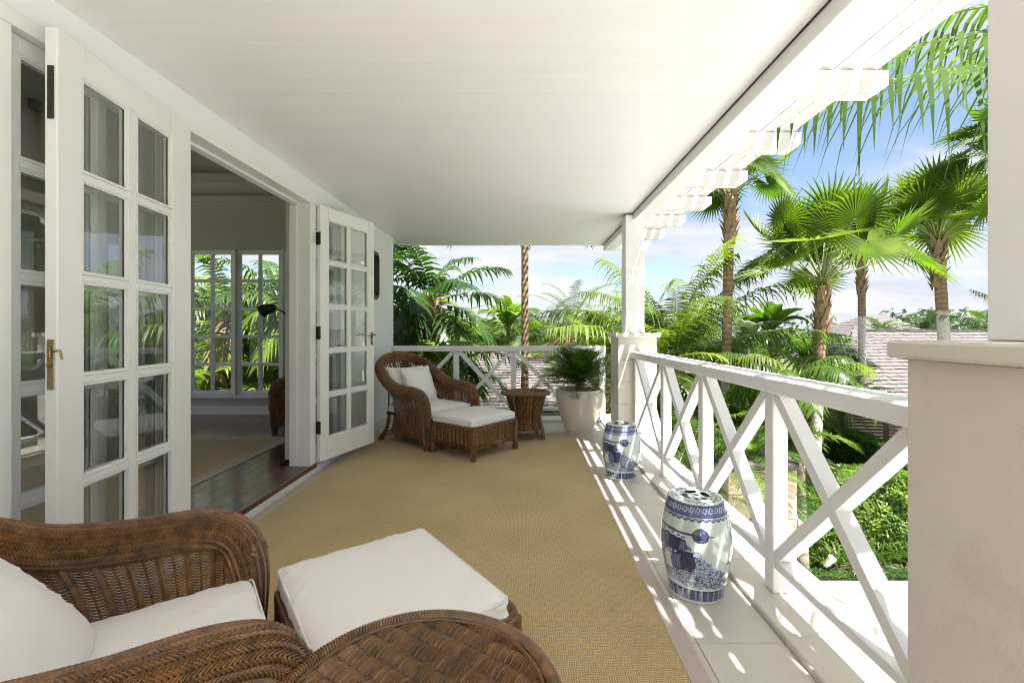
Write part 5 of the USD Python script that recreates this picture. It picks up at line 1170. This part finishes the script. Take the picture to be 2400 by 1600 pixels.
# strap-leaved plants at the foot of the hedge
def strap_plant(t, seed, n=34, h=.42):
    rng = np.random.RandomState(seed); mb = MB()
    for k in range(n):
        yaw = rng.uniform(0, 6.28); l = h * rng.uniform(.7, 1.25); s = np.linspace(0, 1, 7); ang = rng.uniform(.8, 1.5) - rng.uniform(.5, 2.0) * s ** 1.5
        x = np.concatenate([[0], np.cumsum(np.cos(ang[1:]))]) * l / 6 + .02; z = np.concatenate([[0], np.cumsum(np.sin(ang[1:]))]) * l / 6; w = .013 * np.sin(np.clip(s * .9 + .1, 0, 1) * PI) ** .5
        c = np.stack([x, 0 * x, z], 1); v = np.stack([c - np.stack([0 * w, w, 0 * w], 1), c + np.stack([0 * w, w, 0 * w], 1)], 1).reshape(-1, 3) @ rotm(yaw).T
        mb.add(v, [(2 * i, 2 * i + 1, 2 * i + 3, 2 * i + 2) for i in range(6)])
    return mb.build('strap_leaves', M['leaf_mid'], t)
SP = 'strap-leaved plant in the bed at the foot of the clipped hedge'
sp0 = thing('strap_plant', SP, 'plant', (4.8, 8.05, G), 0, 'strap-leaved plants at the foot of the hedge'); strap_plant(sp0, 41)
rng = np.random.RandomState(9)
for k in range(1, 13): copy_of(sp0, SP, (4.8 + .27 * k + rng.uniform(-.06, .06), 8.05 + rng.uniform(-.12, .12), G), rng.uniform(0, 6), scale=float(rng.uniform(.8, 1.25)))
gl = thing('garden_spotlight', 'small white garden spotlight in the bed before the hedge', 'lamp', (5.2, 7.72, G), .6)
M['lamp_white'] = plain('lamp_white', (0.72, 0.72, 0.70), 0.4, 0.04, 10)
mb = MB(); mb.tube([(0, 0, 0), (0, 0, .16)], .012, 8); mb.build('stake', M['black_metal'], gl); mb = MB(); mb.tube([(0, .05, .13), (0, -.01, .22), (0, -.06, .30)], [.045, .055, .062], 16); mb.build('lamp_head', M['lamp_white'], gl, smooth=40)

hedge_block('shrub_bank', 'tall bank of bright yellow-green shrubs beyond the room window', (-16, 11.6, G), (-4.3, 13.0, 2.3), 20000, .10, M['leaf_light'], 'shrubs', 24, .7, depth=.6)
hedge_block('shrub_bank', 'bank of mid green shrubs behind the feather palms right of the stone column', (1.6, 16.5, G), (11.5, 17.6, .6), 12000, .12, M['leaf_mid'], 'shrubs', 25, .8, depth=.6)
# stone pier with a potted palm on it
pr = thing('stone_pier', 'weathered pale stone block pier with dark stained cap below the railing', 'wall', (3.42, 6.9, 0), 0)
for r in range(6):
    for k in range(3):
        o = .0 if r % 2 else .0; xa, xb = -.5 + k * .3333, -.5 + (k + 1) * .3333
        if r % 2: xa, xb = (-.5, -.25, .1667)[k], (-.25, .1667, .5)[k]
        boxobj('stone', (xa + .004, -.42 - .004 * ((k + r) % 3), G + r * .36 + .004), (xb - .004, .42, G + (r + 1) * .36 - .004), M['limestone'], pr, .012)
boxobj('cap', (-.55, -.47, G + 2.16), (.55, .47, G + 2.26), M['dark_stone'], pr, .02)

# ------------------------------------------------------------------ palms
R_ = np.random.RandomState
mid, drk, lgt, yel, gry, fanm = ['leaf_mid'], ['leaf_dark'], ['leaf_light'], ['leaf_yellow'], ['leaf_grey'], ['leaf_fan']
mm = lambda *a: [M[x] for x in a]
# potted dwarf palm in the cream pot
palm('potted_palm', 'bushy dark green dwarf palm growing in the large cream pot', (POT[0], POT[1], .485), (POT[0], POT[1], .56), [.05, .05], feather_crown(R_(3), 96, .62, .28, 1.5, mm('leaf_mid', 'leaf_fan', 'leaf_mid'), droop=.8, n=40, leaf_len=.16, leaf_w=.0055, hang=.15, base=.22, vee=.4, rib=.004), M['boot_fibre'], cat='potted palm')
# fan palms on the right
palm('fan_palm', 'fan palm with broad bright green crown, mid-garden, its trunk lime-washed only near the ground', (5.72, 9.0, G), (5.93, 9.0, 2.15), [.145, .12, .105, .105, .10], fan_crown(R_(11), 27, 1.35, .92, mm('leaf_fan', 'leaf_fan', 'leaf_light'), .50, 1.45, 0), M['bark_lime2'], bootn=26, seed=1)
palm('fan_palm', 'fan palm nearest the right-hand column, its lime-washed trunk slightly bent', (8.95, 9.6, G), (8.78, 9.6, 3.15), [.15, .13, .11, .105, .10], fan_crown(R_(12), 25, 1.05, .82, mm('leaf_fan', 'leaf_light'), .50, 1.45, 0), M['bark_lime3'], bootn=26, seed=2, lean=(.10, 0, 0))
palm('fan_palm', 'taller fan palm behind, its thin grey trunk standing between the two front fan palms', (9.75, 13.0, G), (9.70, 13.0, 3.3), [.12, .105, .095, .095], fan_crown(R_(13), 22, 1.15, .88, mm('leaf_fan', 'leaf_mid'), .5, 1.45, 0), M['bark_lime3'], bootn=18, seed=3)
palm('fan_palm', 'fan palm by the stone column, its ragged crown partly behind the sun shade', (3.86, 9.0, G), (4.10, 9.0, 3.95), [.13, .105, .09, .095, .10], fan_crown(R_(14), 20, .85, .68, mm('leaf_fan', 'leaf_mid'), .25, 1.4, 1), M['bark_lime1'], bootn=34, seed=4, lean=(.04, 0, 0))
palm('fan_palm', 'dark fan palm crown high up at the right picture edge', (8.75, 8.3, G), (8.95, 8.3, 4.5), [.15, .12, .12], fan_crown(R_(15), 18, .8, .72, mm('leaf_dark', 'leaf_mid'), .0, 1.3, 0), M['bark_grey'], bootn=18, seed=5)
# tall trunk in front of the shingled roof: crown above the ceiling line
palm('coconut_palm', 'slim ringed brown palm trunk behind the far railing, crown hidden by the ceiling', (.02, 10.0, G), (.02, 10.0, 4.7), [.11, .092, .080, .080, .078], feather_crown(R_(19), 15, 2.6, -.25, 1.2, mm('leaf_mid', 'leaf_dark'), droop=1.5, n=46, leaf_len=.5, leaf_w=.02), M['bark_brown'], seed=6)
# coconut palm at the right, fronds hanging into the picture below the sun shade
cr = []
rng = R_(17)
for yaw, pitch, droop, L in ((PI + .02, .16, .55, 3.6), (PI - .22, .60, 1.25, 3.1), (PI + .5, .85, 1.5, 3.0), (PI - .75, 1.05, 1.2, 2.6), (PI + .8, .35, 1.2, 3.1), (PI + 1.3, .2, 1.1, 3.0), (PI - 1.4, 1.0, 1.1, 2.6), (.5, .3, 1.2, 3), (-.4, .5, 1.2, 3), (1.2, .9, 1.2, 3), (-1.1, .8, 1.2, 3), (PI, 1.3, 1.0, 2.7)):
    lf, rb = feather(rng, L, yaw, pitch, droop, n=62, leaf_len=.60, leaf_w=.018, hang=1.3, base=.2, vee=.05, rib=.018, jit=.2); cr.append((lf, rb, M['leaf_mid']))
palm('coconut_palm', 'coconut palm at the right whose long frond hangs in under the sun shade', (5.6, 3.1, G), (5.25, 3.15, 2.96), [.17, .13, .12], cr, M['bark_grey'], seed=7)
palm('coconut_palm', 'coconut palm beside the veranda, outside the right picture edge', (4.9, -.2, G), (4.5, -.1, 3.9), [.17, .13, .12], feather_crown(R_(18), 16, 3.3, -.2, 1.3, mm('leaf_mid'), droop=1.3, n=52, leaf_len=.66, leaf_w=.023, hang=.8), M['bark_grey'], seed=8)
# feather palms right of the stone column
palm('feather_palm', 'big light green feather palm with upright fronds right of the stone column', (3.35, 9.7, G), (3.2, 9.7, .45), [.16, .14, .12], feather_crown(R_(21), 19, 3.4, .40, 1.45, mm('leaf_mid', 'leaf_light', 'leaf_light'), droop=1.1, n=84, leaf_len=.74, leaf_w=.019, hang=.9, vee=.15), M['bark_grey'], seed=9)
palm('feather_palm', 'yellow-green feather palm close to the right side of the stone column', (2.55, 9.0, G), (2.6, 9.0, .45), [.09, .07, .06], feather_crown(R_(22), 15, 1.65, -.1, 1.4, mm('leaf_yellow', 'leaf_light'), droop=1.3, n=44, leaf_len=.42, leaf_w=.019, hang=.5), M['bark_green'], seed=10)
palm('feather_palm', 'yellow-green palm just left of the stone column, above the far railing', (1.75, 10.2, G), (1.70, 10.2, .75), [.09, .07, .06], feather_crown(R_(23), 14, 1.35, -.2, 1.3, mm('leaf_yellow', 'leaf_light'), droop=1.0, n=40, leaf_len=.40, leaf_w=.022, hang=.4), M['bark_green'], seed=11)
palm('feather_palm', 'grey-green feather palm above the potted palm, fine drooping fronds', (1.78, 16.4, G), (1.78, 16.4, 1.60), [.15, .12, .12], feather_crown(R_(24), 24, 2.7, -.5, 1.35, mm('leaf_grey', 'leaf_dark', 'leaf_mid'), droop=1.35, n=56, leaf_len=.36, leaf_w=.014, hang=.5), M['bark_grey'], seed=12)
palm('feather_palm', 'grey-green feather palm right of the slim trunk, lower than its neighbour', (.72, 16.6, G), (.72, 16.6, .95), [.15, .12, .12], feather_crown(R_(25), 22, 2.4, -.5, 1.3, mm('leaf_grey', 'leaf_mid'), droop=1.3, n=52, leaf_len=.36, leaf_w=.015, hang=.5), M['bark_grey'], seed=13)
palm('feather_palm', 'arching palm with drooping yellowish frond tips above the middle of the right railing', (4.85, 7.9, G), (4.75, 7.9, .20), [.12, .10, .09], feather_crown(R_(26), 14, 1.55, .40, 1.4, mm('leaf_mid', 'leaf_light', 'leaf_mid', 'leaf_yellow'), droop=1.75, n=52, leaf_len=.45, leaf_w=.017, hang=.9, vee=.1), M['bark_grey'], seed=14)
palm('feather_palm', 'pale feather palm behind the fan palms, sunlit', (5.2, 11.5, G), (5.2, 11.5, .5), [.12, .10, .09], feather_crown(R_(27), 18, 2.3, -.1, 1.35, mm('leaf_light', 'leaf_grey', 'leaf_mid'), droop=1.5, n=50, leaf_len=.5, leaf_w=.018, hang=.7), M['bark_grey'], seed=15)
palm('feather_palm', 'palm whose level frond fringes the cap of the nearest column', (9.9, 8.3, G), (9.6, 8.3, .95), [.13, .11, .10], feather_crown(R_(28), 14, 2.0, -.2, 1.2, mm('leaf_mid', 'leaf_grey'), droop=.7, n=56, leaf_len=.32, leaf_w=.014, hang=1.0), M['bark_grey'], seed=16)
# palms behind the far railing, on the left
palm('broadleaf_palm', 'dark palm with broad leaflets and reddish trunk behind the far armchair', (-1.72, 8.7, G), (-1.78, 8.7, 1.75), [.14, .12, .11, .12], feather_crown(R_(31), 19, 1.9, -.75, 1.3, mm('leaf_dark', 'leaf_dark', 'leaf_mid'), droop=1.2, n=34, leaf_len=.56, leaf_w=.034, hang=.8, base=.22), M['bark_red'], bootn=24, seed=17)
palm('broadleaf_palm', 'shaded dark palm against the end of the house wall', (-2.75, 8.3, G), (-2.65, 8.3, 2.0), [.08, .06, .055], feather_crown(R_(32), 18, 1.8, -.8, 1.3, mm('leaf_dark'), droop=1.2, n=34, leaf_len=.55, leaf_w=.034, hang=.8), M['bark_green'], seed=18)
palm('broadleaf_palm', 'lower palm with bright green fronds hanging down outside the far railing', (-1.35, 7.75, G), (-1.30, 7.75, .55), [.07, .06, .055], feather_crown(R_(33), 13, 1.55, -.1, 1.3, mm('leaf_mid', 'leaf_mid', 'leaf_light'), droop=1.9, n=44, leaf_len=.42, leaf_w=.022, hang=.6), M['bark_green'], seed=19)
banana('banana_plant', 'banana plant with pale yellow-green leaves between the dark palms', (-3.7, 15.8, G), 4.6, 9, 51, M['leaf_light'])
banana('banana_plant', 'banana plant with one upright pale leaf left of the slim trunk', (-.62, 16.4, G), 4.1, 8, 52, M['leaf_light'])
banana('banana_plant', 'tall banana plant behind the fan palms at the right', (7.6, 14.0, G), 4.0, 9, 53, M['leaf_mid'])
banana('banana_plant', 'banana plant half hidden behind the fan palm trunks', (6.6, 13.4, G), 3.6, 8, 54, M['leaf_grey'])
# palms outside the room window
for i, (x, y, z, s, mt) in enumerate(((-6.2, 9.4, 1.75, 61, ('leaf_mid', 'leaf_light')), (-5.15, 9.5, 1.9, 62, ('leaf_dark', 'leaf_mid')), (-4.25, 9.3, 1.6, 63, ('leaf_mid', 'leaf_light')))):
    palm('broadleaf_palm', ('palm outside the room window, left of the middle mullion', 'palm outside the room window, right of the middle mullion', 'palm outside the room window nearest the doorway jamb')[i], (x, y, G), (x, y, z), [.07, .06, .055], feather_crown(R_(s), 15, 1.7, -.6, 1.3, mm(*mt), droop=1.25, n=36, leaf_len=.52, leaf_w=.028, hang=.8), M['bark_brown'], seed=20 + i)
# clumps that fill the garden, copied
GC = 'palm clumps filling the garden'
def clump(t, seed, mats, count=20, L=1.7, droop=1.35, **k):
    rng = R_(seed); 
    for lf, rb, mt in feather_crown(rng, count, L, .1, 1.45, mats, droop=droop, **k):
        f = obj('frond', lf, mt, t); obj('rib', rb, M['frond_rib'], f)
    for q in range(5):
        a = rng.uniform(0, 6.28); mb = MB(); mb.tube([(.05 * math.cos(a), .05 * math.sin(a), .35), (.16 * math.cos(a), .16 * math.sin(a), -.9)], [.022, .035], 7); mb.build('stem', M['bark_green'], t)
def lab(where): return 'feathery palm clump ' + where
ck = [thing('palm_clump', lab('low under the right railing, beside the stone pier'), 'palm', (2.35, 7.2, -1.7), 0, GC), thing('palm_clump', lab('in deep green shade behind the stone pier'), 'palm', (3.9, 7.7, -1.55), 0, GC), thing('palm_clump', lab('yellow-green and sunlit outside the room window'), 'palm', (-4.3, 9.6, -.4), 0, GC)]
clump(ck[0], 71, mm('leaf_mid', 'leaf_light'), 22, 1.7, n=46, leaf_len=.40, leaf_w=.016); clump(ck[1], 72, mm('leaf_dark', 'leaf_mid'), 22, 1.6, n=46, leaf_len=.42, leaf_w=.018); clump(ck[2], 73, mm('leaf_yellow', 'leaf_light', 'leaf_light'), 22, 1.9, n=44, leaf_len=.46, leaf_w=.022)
rng = R_(5)
for k, x, y, z, w, s in ((0, 2.9, 8.0, -1.1, 'right of the stone column at rail height', 1.1), (1, 1.75, 7.4, -1.6, 'hidden low behind the stone column', 1.0), (1, 2.6, 6.5, -2.4, 'at the foot of the stone pier', .7), (0, 4.5, 8.6, -1.0, 'between the ragged fan palm and the arching palm', 1.1), (0, 5.5, 10.4, -.8, 'behind the middle fan palm trunk', 1.1),
                         (1, 3.42, 6.9, -.75, 'standing on top of the stone pier', .6), (0, 4.3, 10.6, -.2, 'pale, behind the ragged fan palm', 1.3), (1, 2.3, 10.2, -.3, 'dark, behind the yellow-green palm', 1.3), (0, 7.3, 11.6, -.7, 'in front of the hip roofed house', 1.0), (2, 2.0, 8.3, -1.6, 'yellow-green, low behind the potted palm', .9),
                         (2, -3.2, 10.0, -.2, 'yellow-green behind the shaded dark palm', 1.2), (2, -5.4, 9.8, -.3, 'yellow-green outside the left part of the room window', 1.2), (2, -6.6, 9.2, -.4, 'yellow-green far left outside the room window', 1.2), (1, -3.2, 8.9, -1.2, 'dark, low outside the end of the house', 1.0), (2, -1.3, 17.2, .2, 'yellow-green behind the banana leaves', 1.4), (0, -2.9, 9.4, -.3, 'green, behind the reddish palm trunk', 1.1), (2, -4.9, 11.5, .6, 'sunlit, furthest outside the room window', 1.4), (2, -7.2, 12.0, .4, 'sunlit, far behind the room', 1.4),
                         (0, 7.5, 10.5, -.5, 'in front of the left corner of the hip roof', .75), (1, 8.4, 13.4, .2, 'dark, beside the tall banana plant', 1.2), (0, 3.6, 12.2, .3, 'far off behind the big light green palm', 1.4), (0, 6.0, 15.5, .6, 'far off behind the fan palm trunks', 1.5), (0, 2.4, 14.5, .4, 'far off right of the stone column', 1.5), (2, .2, 16.8, .3, 'far off above the shingled roof', 1.3), (0, -3.2, 17.0, .6, 'far off behind the banana plants', 1.6),
                         (0, 9.6, 4.2, -.6, 'outside the picture at the right, beyond the path', 1.5), (2, 10.2, 1.5, -.4, 'outside the picture at the right, by the coconut palm', 1.5), (0, 10.4, -1.6, -.4, 'outside the picture at the right, behind the camera side', 1.6)):
    copy_of(ck[k], lab(w), (x, y, z), rng.uniform(0, 6.28), scale=s)
far_ = thing('coconut_palm', 'distant coconut palm right of the bent lime-washed trunk', 'palm tree', (21.5, 24, G), 0)
for lf, rb, mt in feather_crown(R_(81), 15, 2.0, -.3, 1.4, mm('leaf_mid', 'leaf_grey'), droop=1.3, n=40, leaf_len=.6, leaf_w=.04):
    f = obj('frond', (lf[0] + (0, 0, 4.0), lf[1]), mt, far_); obj('rib', (rb[0] + (0, 0, 4.0), rb[1]), M['frond_rib'], f)
mb = MB(); mb.tube([(0, 0, 0), (.1, 0, 2), (0, 0, 4.0)], [.16, .13, .12], 10); mb.build('trunk', M['bark_grey'], far_)
copy_of(far_, 'distant coconut palm left of the bent lime-washed trunk', (19.3, 23.5, G - .6), 2.0, scale=.95); copy_of(far_, 'distant coconut palm on the horizon above the small far roof', (26, 33, G), 4.0); copy_of(far_, 'distant coconut palm at the very right, half behind the column', (26.5, 26, G + .4), 1.0)
